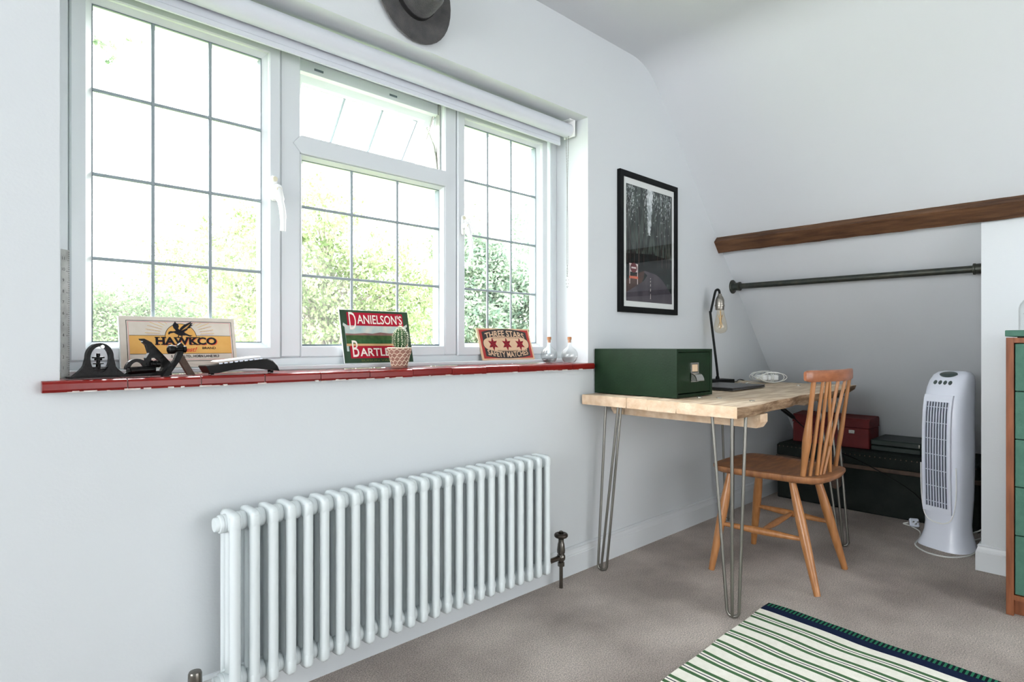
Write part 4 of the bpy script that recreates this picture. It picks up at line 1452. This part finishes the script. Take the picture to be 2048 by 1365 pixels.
# cactus
ct = thing('potted_cactus', 'small spiny cactus in a patterned terracotta pot on the sill', 'cactus', (1.124, 1.748, OZ0 + 0.001))
pot_prof = [(0.0, 0.0), (0.026, 0.0), (0.0275, 0.003), (0.0285, 0.012), (0.0350, 0.040), (0.0390, 0.052), (0.0400, 0.066), (0.0395, 0.070), (0.0365, 0.070), (0.0355, 0.060), (0.0, 0.060)]
pt = MB().lathe(pot_prof, 32).build('pot', 'pot', ct)


def pot_r(z):
    pr_ = [(0.012, .0285), (0.040, .0350), (0.052, .0390), (0.066, .0400)]
    for (a, b) in zip(pr_, pr_[1:]):
        if z <= b[0]:
            return a[1] + (b[1] - a[1]) * (z - a[0]) / (b[0] - a[0])
    return .04


gl_ = MB()
for row in range(5):
    zb_ = 0.008 + row * 0.0125
    pts = []
    for k in range(24):
        a = 2 * PI * k / 24 + (row % 2) * 2 * PI / 24
        z = zb_ + (0.006 if k % 2 else 0.0)
        r = pot_r(max(z, .012)) + 0.0004
        pts.append((r * math.cos(a), r * math.sin(a), z))
    gl_.tube(pts, 0.0009, 5, closed=True)
    for k in range(0, 24, 2):
        a0_, a1_ = 2 * PI * (k + (row % 2)) / 24, 2 * PI * (k + 1.2 + (row % 2)) / 24
        z0_, z1_ = zb_, min(zb_ + 0.0125, .066)
        gl_.tube([((pot_r(max(z0_, .012)) + .0004) * math.cos(a0_), (pot_r(max(z0_, .012)) + .0004) * math.sin(a0_), z0_), ((pot_r(z1_) + .0004) * math.cos(a1_), (pot_r(z1_) + .0004) * math.sin(a1_), z1_)], 0.0007, 4)
gl_.tube([(0.0398 * math.cos(2 * PI * k / 32), 0.0398 * math.sin(2 * PI * k / 32), 0.068) for k in range(32)], 0.0022, 6, closed=True)
gl_.build('line_pattern', 'glaze', pt)
MB().lathe([(0, 0.0605), (0.035, 0.0605), (0.035, 0.062), (0, 0.0635)], 20).build('soil', 'soil', ct)
rings = []
NR_ = 13
for k in range(15):
    t_ = k / 14
    z = 0.060 + 0.080 * t_
    r = 0.0225 * (1 - abs(2 * t_ - 0.95) ** 3.2 * 0.95)
    r = max(r, 0.002)
    rings.append([((r * (1 + 0.09 * math.cos(NR_ * a))) * math.cos(a) + .003, (r * (1 + 0.09 * math.cos(NR_ * a))) * math.sin(a), z) for a in [2 * PI * j / 78 for j in range(78)]])
MB().loft(rings).build('stem', 'cactus', ct, 70)
sp = MB()
rnd = random.Random(5)
for j in range(NR_):
    a = 2 * PI * j / NR_
    for k in range(13):
        t_ = 0.06 + 0.92 * k / 12
        z = 0.060 + 0.080 * t_
        r = max(0.0225 * (1 - abs(2 * t_ - 0.95) ** 3.2 * 0.95), .002) * 1.08
        c_ = Vector((r * math.cos(a) + .003, r * math.sin(a), z))
        for q in range(6):
            d = Vector((math.cos(a), math.sin(a), (t_ - .5) * 1.6)) + Vector((rnd.uniform(-.8, .8), rnd.uniform(-.8, .8), rnd.uniform(-.8, .8)))
            d.normalize()
            e = c_ + d * rnd.uniform(.005, .0105)
            s_ = Vector((-math.sin(a), math.cos(a), 0.3)) * 0.0010
            s2_ = Vector((0.1, 0.2, 1)).cross(d) * 0.0010
            sp.add([c_ + s_, c_ - s_, c_ + s2_, e], [(0, 1, 3), (1, 2, 3), (2, 0, 3)])
o = sp.build('spines', 'spine', ct)
o['kind'] = 'stuff'


# glass flasks
def flask(x, y, label, level):
    t = thing('glass_flask', label, 'bottle', (x, y, OZ0 + 0.001), group='corked glass flasks on the sill')
    pr_ = [(0.0, 0.002), (0.018, 0.0), (0.023, 0.001), (0.031, 0.009), (0.0365, 0.022), (0.0375, 0.034), (0.0350, 0.047), (0.027, 0.059), (0.0165, 0.067), (0.0100, 0.073), (0.0085, 0.082), (0.0085, 0.096), (0.0115, 0.098), (0.0115, 0.102), (0.0085, 0.1025),
           (0.0072, 0.100), (0.0072, 0.082), (0.0088, 0.0735), (0.0155, 0.0655), (0.0258, 0.0577), (0.0336, 0.0462), (0.0359, 0.034), (0.0350, 0.0225), (0.0298, 0.0105), (0.0222, 0.0035), (0.0, 0.004)]
    b_ = MB().lathe(pr_, 32, caps=False).build('bottle', 'clear', t)
    lv = [(0.0, 0.0046), (0.0218, 0.0042), (0.0294, 0.011)]
    if level > .0225:
        lv += [(0.0346, 0.0225), (0.0353, level), (0.0, level)]
    else:
        lv += [(0.0340, level), (0.0, level)]
    MB().lathe(lv, 28).build('liquid', 'water', t)
    MB().lathe([(0.0, 0.088), (0.0066, 0.088), (0.0070, 0.100), (0.0090, 0.101), (0.0096, 0.1135), (0.0, 0.1145)], 16).build('cork', 'bottlecork', t)


flask(1.932, 1.800, 'round glass flask with a cork, next to the matches sign', 0.020)
flask(2.002, 1.742, 'round glass flask with a cork, in the right corner of the sill', 0.0235)

# ------------------------------------------------------------------ trunk and what stands on it
tr = thing('storage_trunk', 'old black travelling trunk standing under the sloping ceiling', 'trunk', (3.867, 1.09, 0))
tz, td, ty0, ty1 = 0.352, 0.455, -0.525, 0.520
MB().box(0.006, td - .006, ty0 + .004, ty1 - .004, 0.002, 0.262, 0.006).build('body', 'trunk', tr)
ld = MB().box(0, td, ty0, ty1, 0.266, tz, 0.014).build('lid', 'trunk', tr)
mb = MB().box(-0.004, 0.02, ty0 - .001, ty1 + .001, 0.252, 0.276, 0.003)
mb.build('rim_band', 'trunkbrown', tr)
mb = MB()
for k in range(40):
    y = ty0 + .02 + k * (ty1 - ty0 - .04) / 39
    mb.lathe([(0.004, -0.0005), (0.003, 0.0018), (0, 0.0022)], 6, (0, y, 0.334), 'x').v
for i in range(len(mb.v)):
    x, y, z = mb.v[i]
    mb.v[i] = (-x - 0.0002, y, z)
o = mb.build('studs', 'trunkbrown', ld)
for yc in (0.17, -0.32):
    hp_ = MB()
    hp_.lathe([(0.047, -0.0045), (0.047, 0.004), (0.0, 0.004)], 22, (-0.001, yc, 0.292), 'x')
    hp_.box(-0.0060, 0.004, yc - 0.034, yc + 0.034, 0.150, 0.262, 0.003)
    hp_.lathe([(0.034, -0.006), (0.034, 0.004), (0.0, 0.004)], 18, (0.001, yc, 0.150), 'x')
    h_ = hp_.build('lock_plate', 'trunkbrown', tr)
    MB().lathe([(0.024, -0.0085), (0.026, -0.0045), (0.022, -0.004)], 18, (-0.001, yc, 0.292), 'x').lathe([(0.010, -0.010), (0.012, -0.006), (0, -0.0055)], 12, (0, yc, 0.17), 'x').build('lock_ring', 'trunkbrown', h_)
MB().tube(bez([(-0.004, 0.375, 0.160), (-0.013, 0.345, 0.138), (-0.014, 0.300, 0.128), (-0.013, 0.255, 0.140), (-0.004, 0.225, 0.158)], 6), 0.019, 10, flat=0.5).build('leather_handle', 'leather', tr)

rb = thing('red_document_box', 'dark red leather box with small clasps on the trunk', 'box', (3.992, 1.335, tz + 0.0005), math.radians(-2))
MB().box(0, 0.168, -0.225, 0.222, 0.001, 0.125, 0.004).build('box_body', 'redbox', rb)
MB().prism([(-0.002, 0.127), (0.170, 0.127), (0.170, 0.180), (0.156, 0.189), (0.012, 0.178), (-0.002, 0.168)], -0.227, 0.224, 'xz').build('box_lid', 'redbox', rb)
for y in (-0.13, 0.115):
    MB().box(-0.005, 0.0, y - .017, y + .017, 0.088, 0.110, 0.0015).lathe([(0.006, -0.007), (0.006, -0.004), (0, -0.004)], 10, (0, y, 0.099), 'x').build('clasp', 'chrome', rb)

dc = thing('flat_case', 'flat black case lying on the trunk beside the red box', 'case', (3.985, 0.97, tz + 0.0005))
MB().box(0, 0.285, -0.118, 0.132, 0.001, 0.030, 0.004).build('case_base', 'darkcase', dc)
MB().box(-0.001, 0.286, -0.119, 0.133, 0.033, 0.066, 0.005).build('case_lid', 'darkcase', dc)
MB().box(-0.004, 0.0, -0.116, -0.108, 0.040, 0.060, 0.001).build('clasp', 'chrome', dc)

# ------------------------------------------------------------------ tower fan
fn = thing('tower_fan', 'white tower fan standing on the carpet in the alcove', 'fan', (3.525, 0.640, 0), math.radians(-112))
# local front is -y.  sections: z, front, back, half width
sec_ = [(0.001, 0.104, 0.098, 0.110), (0.010, 0.103, 0.097, 0.109), (0.035, 0.094, 0.088, 0.098), (0.075, 0.082, 0.078, 0.088), (0.115, 0.077, 0.076, 0.085), (0.16, 0.079, 0.079, 0.087), (0.24, 0.083, 0.083, 0.091),
        (0.36, 0.087, 0.086, 0.094), (0.48, 0.088, 0.087, 0.095), (0.58, 0.086, 0.086, 0.094), (0.66, 0.081, 0.086, 0.093), (0.72, 0.071, 0.088, 0.092), (0.77, 0.054, 0.090, 0.091), (0.805, 0.034, 0.091, 0.088), (0.832, 0.008, 0.088, 0.082), (0.846, -0.018, 0.078, 0.070), (0.852, -0.034, 0.062, 0.045)]


def fan_at(z):
    for a, b in zip(sec_, sec_[1:]):
        if z <= b[0]:
            t_ = (z - a[0]) / (b[0] - a[0])
            return [a[i] + (b[i] - a[i]) * t_ for i in range(1, 4)]
    return sec_[-1][1:]


def fan_ring(z, f, b, w_, n_=40):
    ring = []
    for k in range(n_):
        a = 2 * PI * k / n_
        ca, sa = math.cos(a), math.sin(a)
        e = 0.62
        x = w_ * math.copysign(abs(ca) ** e, ca)
        yc_, yr = (b - f) / 2, (b + f) / 2
        y = yc_ + yr * math.copysign(abs(sa) ** e, sa)
        ring.append((x, y, z))
    return ring


MB().loft([fan_ring(*s_) for s_ in sec_]).build('body', 'fan', fn, 50)
GW = 0.052


def fy(z, d=0.0):
    return -fan_at(z)[0] - d


zs = [0.20 + 0.505 * k / 20 for k in range(21)]
# raised panel frame with the dark slot behind the bars
pn = MB()
for (xa, xb) in ((-GW - .014, -GW), (GW, GW + .014)):
    pn.loft([[(xa, fy(z, -.004), z), (xb, fy(z, -.004), z), (xb, fy(z, .005), z), (xa, fy(z, .005), z)] for z in zs], smooth=False)
for (za, zb_) in ((0.175, 0.20), (0.705, 0.738)):
    pn.loft([[(-GW - .014, fy(z, -.004), z), (GW + .014, fy(z, -.004), z), (GW + .014, fy(z, .005), z), (-GW - .014, fy(z, .005), z)] for z in (za, (za + zb_) / 2, zb_)], smooth=False)
pn.build('grille_frame', 'fan', fn)
dk = MB().loft([[(-GW, fy(z, -.003), z), (GW, fy(z, -.003), z), (GW, fy(z, .0008), z), (-GW, fy(z, .0008), z)] for z in zs], smooth=False)
dk.build('grille_recess', 'fandark', fn)
for k in range(9):
    x = -GW + 2 * GW * k / 8
    MB().loft([[(x - .0022, fy(z, .0), z), (x + .0022, fy(z, .0), z), (x + .0022, fy(z, .0065), z), (x - .0022, fy(z, .0065), z)] for z in zs], smooth=False).build('grille_bar', 'fanslat', fn)
for k in range(7):
    z = 0.225 + 0.455 * k / 6
    MB().box(-GW, GW, fy(z, .0055), fy(z, .001), z - .0014, z + .0014).build('grille_cross_bar', 'fanslat', fn)
# moulded U line below the grille
MB().tube(bez([(GW + .03, fy(0.40, -.012), 0.40), (GW + .028, fy(0.25, -.010), 0.25), (GW + .010, fy(0.155, -.002), 0.155), (0.03, fy(0.128, .000), 0.128), (0, fy(0.124, .000), 0.124), (-0.03, fy(0.128, .000), 0.128), (-GW - .010, fy(0.155, -.002), 0.155), (-GW - .028, fy(0.25, -.010), 0.25), (-GW - .03, fy(0.40, -.012), 0.40)], 6), 0.0028, 6).build('moulding_line', 'whitep', fn)


def on_top(x, z):
    """point and normal on the sloping control face"""
    y = fy(z)
    dz = 0.01
    d = Vector((0, fy(z + dz) - y, dz)).normalized()
    nrm = Vector((0, -d.z, d.y))
    return Vector((x, y, z)), nrm, d


for k, x in enumerate((-0.036, -0.013, 0.010, 0.033)):
    p, nrm, d = on_top(x, 0.797)
    mb = MB().lathe([(0.0098, -0.004), (0.0098, 0.002), (0.008, 0.0032), (0, 0.0034)], 16)
    mt = Matrix.Translation(p) @ nrm.to_track_quat('Z', 'Y').to_matrix().to_4x4() @ Matrix.Diagonal((0.8, 1.15, 1, 1))
    mb.xf(mt).build('button', 'fanctl', fn)
p, nrm, d = on_top(0.002, 0.836)
mb = MB().lathe([(0.030, -0.008), (0.030, 0.003), (0.026, 0.005), (0, 0.006)], 26)
mt = Matrix.Translation(p) @ nrm.to_track_quat('Z', 'Y').to_matrix().to_4x4() @ Matrix.Diagonal((1.35, 0.72, 1, 1))
mb.xf(mt).build('dial', 'fanctl', fn)
# flex and plug: built in world coordinates, brought into the fan's frame
inv = (Matrix.Translation((3.525, 0.640, 0)) @ Matrix.Rotation(math.radians(-112), 4, 'Z')).inverted()
cb = MB().tube(bez([(3.61, 0.60, .03), (3.68, 0.575, .012), (3.60, 0.548, .004), (3.505, 0.532, .004), (3.42, 0.546, .004), (3.345, 0.59, .004), (3.325, 0.640, .004), (3.345, 0.70, .004), (3.43, 0.755, .004), (3.56, 0.765, .004), (3.68, 0.79, .004), (3.755, 0.845, .004), (3.775, 0.885, .006), (3.772, 0.862, .016)], 8), 0.0037, 8)
cb.tube(bez([(3.63, 0.585, .05), (3.70, 0.545, .06), (3.76, 0.51, .10), (3.80, 0.495, .18)], 6), 0.0037, 8)
cb.tube(bez([(3.63, 0.60, .02), (3.70, 0.56, .012), (3.78, 0.52, .03), (3.82, 0.495, .09)], 6), 0.0037, 8)
cb.xf(inv).build('flex', 'whitec', fn)
pg = MB().box(-0.022, 0.022, -0.022, 0.022, -0.010, 0.010, 0.005).box(-0.016, 0.016, -0.016, 0.016, 0.008, 0.020, 0.006)
pm = Matrix.Translation((3.757, 0.832, 0.026)) @ Matrix.Rotation(math.radians(30), 4, 'Z') @ Matrix.Rotation(math.radians(115), 4, 'Y')
pgo = pg.xf(inv @ pm).build('plug', 'fanslat', fn)
pp = MB().box(-0.003, 0.003, -0.013, -0.007, -0.028, -0.009).box(-0.003, 0.003, 0.007, 0.013, -0.028, -0.009).box(0.008, 0.013, -0.003, 0.003, -0.030, -0.009)
pp.xf(inv @ pm).build('plug_pins', 'chrome', pgo)

# ------------------------------------------------------------------ chest of drawers
cd = thing('chest_of_drawers', 'chest of drawers with sage green fronts in a teak frame', 'chest of drawers', (2.785, 0.335, 0))
dw, dd, dh = 0.78, 0.452, 1.006       # width runs along -y
MB().box(0.004, dd, -0.022, 0, 0.001, dh, 0.001).build('side_panel', 'teak', cd)
MB().box(0.004, dd, -dw, -dw + 0.022, 0.001, dh, 0.001).build('side_panel', 'teak', cd)
MB().box(dd - .008, dd - .002, -dw + .022, -0.022, 0.02, dh).build('back_panel', 'teak', cd)
MB().box(0.006, dd - .01, -dw + .022, -0.022, 0.987, dh - .001).build('top_rail', 'teak', cd)
MB().box(0.006, dd - .01, -dw + .022, -0.022, 0.058, 0.076).build('bottom_rail', 'teak', cd)
MB().box(0.03, 0.045, -dw + .022, -0.022, 0.001, 0.058).build('plinth', 'teak', cd)
MB().box(-0.004, dd, -dw - .002, 0.002, dh + .004, dh + 0.0265, 0.002).build('top_board', 'drawer', cd)
MB().box(0.02, dd - .02, -dw + .03, -0.03, dh - .002, dh + .004).build('top_spacer', 'shadow_gap', cd)
zz = [0.078, 0.292, 0.467, 0.639, 0.812, 0.985]
for a, b in zip(zz, zz[1:]):
    MB().box(0.008, 0.028, -dw + .025, -0.025, a + .0015, b - .0015, 0.0015).build('drawer_front', 'drawer', cd)
MB().box(0.03, dd - .02, -dw + .03, -0.03, 0.08, 0.984).build('drawer_boxes', 'shadow_gap', cd)

jr = thing('glass_dome', 'glass dome over a small dark ornament on the chest of drawers', 'ornament', (2.955, 0.262, dh + 0.027))
MB().lathe([(0.056, 0.003), (0.056, 0.085), (0.052, 0.10), (0.042, 0.115), (0.024, 0.126), (0.0, 0.130), (0.0, 0.1275), (0.023, 0.1236), (0.040, 0.113), (0.050, 0.099), (0.0538, 0.085), (0.0538, 0.003)], 32, caps=False).build('dome', 'clear', jr)
MB().lathe([(0, 0.0005), (0.058, 0.0005), (0.058, 0.003), (0, 0.003)], 32).build('base', 'mount', jr)
MB().lathe([(0.030, 0.004), (0.036, 0.010), (0.037, 0.020), (0.034, 0.028), (0.037, 0.034), (0.036, 0.044), (0.026, 0.050), (0, 0.050)], 20).build('ornament_body', 'black', jr)
MB().lathe([(0.012, 0.050), (0.012, 0.056), (0.040, 0.062), (0.041, 0.066), (0.014, 0.064), (0.012, 0.072), (0.02, 0.09), (0, 0.098)], 20).build('ornament_top', 'pewter', jr)

# ------------------------------------------------------------------ rug
rg = thing('striped_rug', 'cream flat-woven rug with green and navy stripes on the carpet', 'rug', (1.5, 0.3, 0))
IKR = {'r_cream': mat('rug_cream', (246, 245, 234), 0.95, 0, (238, 237, 224), 60, bump=0.6, bscale=420, spec=0.1),
       'r_green': mat('rug_green', (74, 110, 74), 0.95, bump=0.6, bscale=420, spec=0.1),
       'r_navy': mat('rug_navy', (22, 34, 62), 0.95, bump=0.6, bscale=420, spec=0.1),
       'r_hemg': mat('rug_hem_green', (46, 118, 88), 0.95, bump=0.6, bscale=420, spec=0.1),
       'r_hemk': mat('rug_hem_dark', (16, 26, 36), 0.95, bump=0.6, bscale=420, spec=0.1)}
RM = list(IKR)
# stripes: list of (width across, colour index)
strp = [(0.032, 'hem'), (0.043, 2), (0.040, 0)]
grp = [(0.0145, 1), (0.0090, 0), (0.0045, 2), (0.0090, 0), (0.0145, 1), (0.0455, 0)]
strp_all = strp[:]
s_ = sum(w for w, _ in strp)
while s_ < 1.5:
    for g in grp:
        strp_all.append(g)
        s_ += g[0]
rug = MB()
NY = 60


def rug_pt(s, y):
    # end edge runs from (2.236,0.962) to (2.12,0.37): slightly skewed weave with small waves
    yy_ = 0.962 - y
    x = 2.245 - s - 0.062 * y
    x += 0.004 * math.sin(y * 11 + s * 3) + 0.002 * math.sin(y * 27 + s * 17)
    z = 0.0075 + 0.0012 * math.sin(y * 14 + s * 6)
    return (x - 1.5, yy_ - 0.3 - 0.012 * s + 0.002 * math.sin(s * 21), z)


s0 = 0.0
for (w, c_) in strp_all:
    s1 = s0 + w
    ny = NY if c_ != 'hem' else 150
    base = len(rug.v)
    va, fa, ma = [], [], []
    for k in range(ny + 1):
        y = 1.0 * k / ny
        va += [rug_pt(s0, y), rug_pt(s1, y)]
    for k in range(ny):
        fa.append((2 * k, 2 * k + 1, 2 * k + 3, 2 * k + 2))
    o_ = len(rug.v)
    rug.v += va
    rug.f += [tuple(i + o_ for i in f) for f in fa]
    rug.sm += [True] * ny
    rug.mi += [(3 if k % 2 else 4) for k in range(ny)] if c_ == 'hem' else [c_] * ny
    s0 = s1
# edges down to the carpet
eg = MB()
def skirt(path, mi):
    v_, f_ = [], []
    for p in path:
        v_ += [p, (p[0], p[1], 0.0005)]
    f_ = [(2 * k, 2 * k + 1, 2 * k + 3, 2 * k + 2) for k in range(len(path) - 1)]
    rug.add(v_, f_, False, mi)


skirt([rug_pt(0, k / NY) for k in range(NY + 1)], 4)
skirt([rug_pt(s0 * k / 100, 0) for k in range(101)], 0)
skirt([rug_pt(s0 * k / 100, 1.0) for k in range(101)], 0)
skirt([rug_pt(s0, k / NY) for k in range(NY + 1)], 0)
rug.build('woven_cloth', [IKR[k] for k in RM], rg, 80)

# ------------------------------------------------------------------ outside: garden, trees, a roof beyond
struct('ground', MB().box(-30, 50, 2.2, 70, -2.9, -2.7), mat('lawn', (120, 140, 90), 0.9, 0, (150, 160, 110), 3), 'pale lawn far below the window')
LM = {'birch': leaf_mat('birch_leaves', (96, 118, 72), (158, 168, 132), 0.55), 'dense': leaf_mat('dense_leaves', (82, 108, 78), (146, 160, 130), 0.5),
      'conifer': leaf_mat('conifer_leaves', (98, 124, 106), (158, 170, 150), 0.5), 'hedge': leaf_mat('hedge_leaves', (102, 122, 92), (160, 168, 144), 0.5)}
barkm = mat('pale_bark', (150, 140, 130), 0.9, 0, (110, 100, 92), 12)
rav = random.Random(42)


def ray(px, py, k):
    t, v_ = (px - 1024) / 1190, (690 - py) / 1190
    return Vector(((math.cos(ALPHA) + t * math.sin(ALPHA)) * k, (math.sin(ALPHA) - t * math.cos(ALPHA)) * k, 0.98 + v_ * k))


def leafy(clusters, size, droop, elong=1.0, more=1.0):
    """leaf blades scattered in clusters: list of (centre, radius, count)"""
    m_ = MB()
    V, F = m_.v, m_.f
    for (c_, r, n_) in clusters:
        for _ in range(int(n_ * more)):
            d = Vector((rav.gauss(0, 1), rav.gauss(0, 1), rav.gauss(0, .9)))
            p = c_ + d * (r * 0.55)
            s_ = size * rav.uniform(.6, 1.25)
            ax = Vector((rav.gauss(0, 1), rav.gauss(0, 1), -droop + rav.gauss(0, .6))).normalized()
            sd = ax.cross(Vector((rav.gauss(0, 1), rav.gauss(0, 1), rav.gauss(0, 1)))).normalized()
            o_ = len(V)
            a, b = p, p + ax * s_ * elong
            m1 = p + ax * s_ * elong * .42
            nr = ax.cross(sd) * s_ * .08
            V += [tuple(a), tuple(m1 + sd * s_ * .36 + nr), tuple(b), tuple(m1 - sd * s_ * .36 + nr)]
            F += [(o_, o_ + 1, o_ + 2), (o_, o_ + 2, o_ + 3)]
    m_.sm = [False] * len(F)
    m_.mi = [0] * len(F)
    return m_


def mesh_fast(m_, name, material, parent):
    me = bpy.data.meshes.new(name)
    me.from_pydata(m_.v, [], m_.f)
    me.materials.append(material)
    return link(name, me, parent)


def tree(name, label, foot, blobs, leafm, size, droop, trunk_r=0.06, elong=1.0, top=None, branches=True):
    t = thing(name, label, 'tree', foot, group='trees outside the window')
    cl = []
    F0 = Vector(foot)
    tk_ = MB()
    top = Vector(top) if top else Vector((foot[0], foot[1], max(b[0].z for b in blobs) + .2))
    tp = [F0 + Vector((0, 0, 0.002)), F0.lerp(top, .35) + Vector((.05, 0, 0)), F0.lerp(top, .7), top]
    tk_.tube([p - F0 for p in bez(tp, 6)], [trunk_r * (1 - .8 * k / 18) for k in range(19)], 8)
    for (c_, r, ncl, nlf) in blobs:
        for _ in range(ncl):
            d = Vector((rav.gauss(0, 1), rav.gauss(0, 1), rav.gauss(0, 1)))
            d = d.normalized() * (rav.random() ** 0.45)
            p = c_ + Vector((d.x * r[0], d.y * r[1], d.z * r[2]))
            cr = 0.16 * max(r) / 0.8 * rav.uniform(.6, 1.3)
            cl.append((p - F0, cr, nlf))
            if branches and rav.random() < .35:
                a = F0.lerp(top, min(.98, max(.3, (p.z - F0.z - .5) / max(.1, top.z - F0.z)))) - F0
                mid = a.lerp(p - F0, .5) + Vector((0, 0, .12))
                tk_.tube(bez([a, mid, p - F0], 3), [.012, .011, .009, .008, .006, .004, .003], 5)
    tk_.build('trunk', barkm, t)
    fo = mesh_fast(leafy(cl, size * 0.74, droop, elong, 1.75), 'foliage', LM[leafm], t)
    fo['kind'] = 'stuff'
    return t


def G(px, k):
    p = ray(px, 690, k)
    return (p.x, p.y, -2.7)


tree('birch_tree', 'pale green birch with hanging twigs outside the middle light', G(690, 6.2),
     [(ray(650, 640, 6.0), (0.85, .7, .75), 190, 34), (ray(640, 470, 6.0), (.6, .5, .6), 90, 26), (ray(790, 600, 6.3), (.6, .5, .65), 120, 32), (ray(480, 570, 6.0), (.45, .5, .6), 76, 28), (ray(700, 790, 6.0), (1.2, .8, .5), 90, 24), (ray(455, 660, 6.2), (.45, .4, .4), 30, 22)],
     'birch', 0.054, 1.1, 0.05, 1.15, top=ray(640, 330, 6.1))
tree('garden_tree', 'dense dark green tree low in the left light', G(240, 9.0),
     [(ray(210, 650, 9.0), (1.2, 1.0, .62), 150, 40), (ray(340, 640, 9.2), (.9, .8, .55), 110, 40), (ray(230, 590, 9.2), (.7, .8, .30), 40, 30), (ray(280, 760, 9.0), (2.2, 1.0, .6), 120, 30)],
     'dense', 0.065, 0.5, 0.09, 1.1, top=ray(240, 560, 9.1))
tree('leafy_tree', 'thin leafy tree rising between the birch and the left jamb', G(420, 11.0),
     [(ray(400, 560, 11.0), (1.1, 1, .8), 100, 34), (ray(470, 480, 11.0), (.6, .6, .8), 54, 28), (ray(330, 470, 11.), (.5, .5, .5), 14, 10)],
     'birch', 0.085, 0.8, 0.05, 1.1, top=ray(460, 400, 11.0))
tree('conifer_tree', 'feathery blue-green conifer seen in the right light', G(985, 10.0),
     [(ray(960, 640, 10.0), (.9, .9, .9), 130, 62), (ray(940, 520, 10.), (.6, .6, .7), 60, 44), (ray(1030, 600, 10.4), (.8, .8, .9), 110, 62), (ray(1050, 470, 10.6), (.3, .3, .9), 24, 22), (ray(990, 760, 10.), (1.8, 1, .7), 120, 34)],
     'conifer', 0.085, 0.35, 0.1, 1.5, top=ray(975, 420, 10.2))
tree('right_garden_tree', 'light green tree above the conifer in the right light', G(905, 13.0),
     [(ray(930, 470, 13), (.9, .9, .8), 46, 24), (ray(860, 500, 13), (.8, .9, .9), 36, 22), (ray(1060, 560, 13), (.7, .8, .8), 50, 30)],
     'hedge', 0.10, 0.6, 0.07, 1.1, top=ray(930, 400, 13))
tree('far_hedge_tree', 'pale hedge-like row of leaves low behind the birch', G(620, 15.0),
     [(ray(500, 660, 15), (2.2, 1.2, .9), 110, 26), (ray(720, 650, 15), (2.4, 1.2, 1.0), 110, 26), (ray(860, 640, 15), (1.5, 1.2, 1.0), 70, 26)],
     'hedge', 0.11, 0.5, 0.1, 1.1, top=ray(620, 600, 15))
tree('overhanging_tree', 'tree with one twig hanging into the top left corner of the window', (-0.75, 4.9, -2.7),
     [(ray(205, 95, 4.2), (.12, .12, .09), 9, 7), (ray(255, 78, 4.2), (.12, .08, .04), 4, 4), (Vector((-.3, 4.9, 3.2)), (.8, .6, .6), 50, 20)],
     'dense', 0.045, 0.6, 0.08, 1.1, top=(-0.6, 4.9, 3.3), branches=True)

# a neighbour's tiled roof beyond the trees
hs = thing('neighbour_house', 'pale house with a tiled roof showing between the leaves', 'house', (ray(300, 690, 24).x, ray(300, 690, 24).y, -2.7), math.radians(-8))
MB().box(-4.0, 4.0, 0, 6, 0, 3.6).build('house_wall', mat('pale_render', (214, 204, 190), 0.9), hs)
rf = MB().prism([(-0.4, 3.5), (6.4, 3.5), (3.0, 6.6)], -4.3, 4.3, 'yz').build('roof', mat('pale_roof', (196, 160, 140), 0.9), hs)
rnd = random.Random(9)
tmesh = MB().box(-4.28, 4.28, -0.20, 0.0, 0.0, 0.025).xf(Matrix.Rotation(math.atan2(3.1, 3.4), 4, 'X')).mesh('roof_tile_course', mat('roof_tiles', (204, 172, 150), 0.9, 0, (178, 146, 128), 4))
for k in range(18):
    t_ = (k + .9) / 18.2
    link('roof_tile_course', tmesh, rf, (0, -0.4 + 3.4 * t_, 3.5 + 3.1 * t_ + .02))
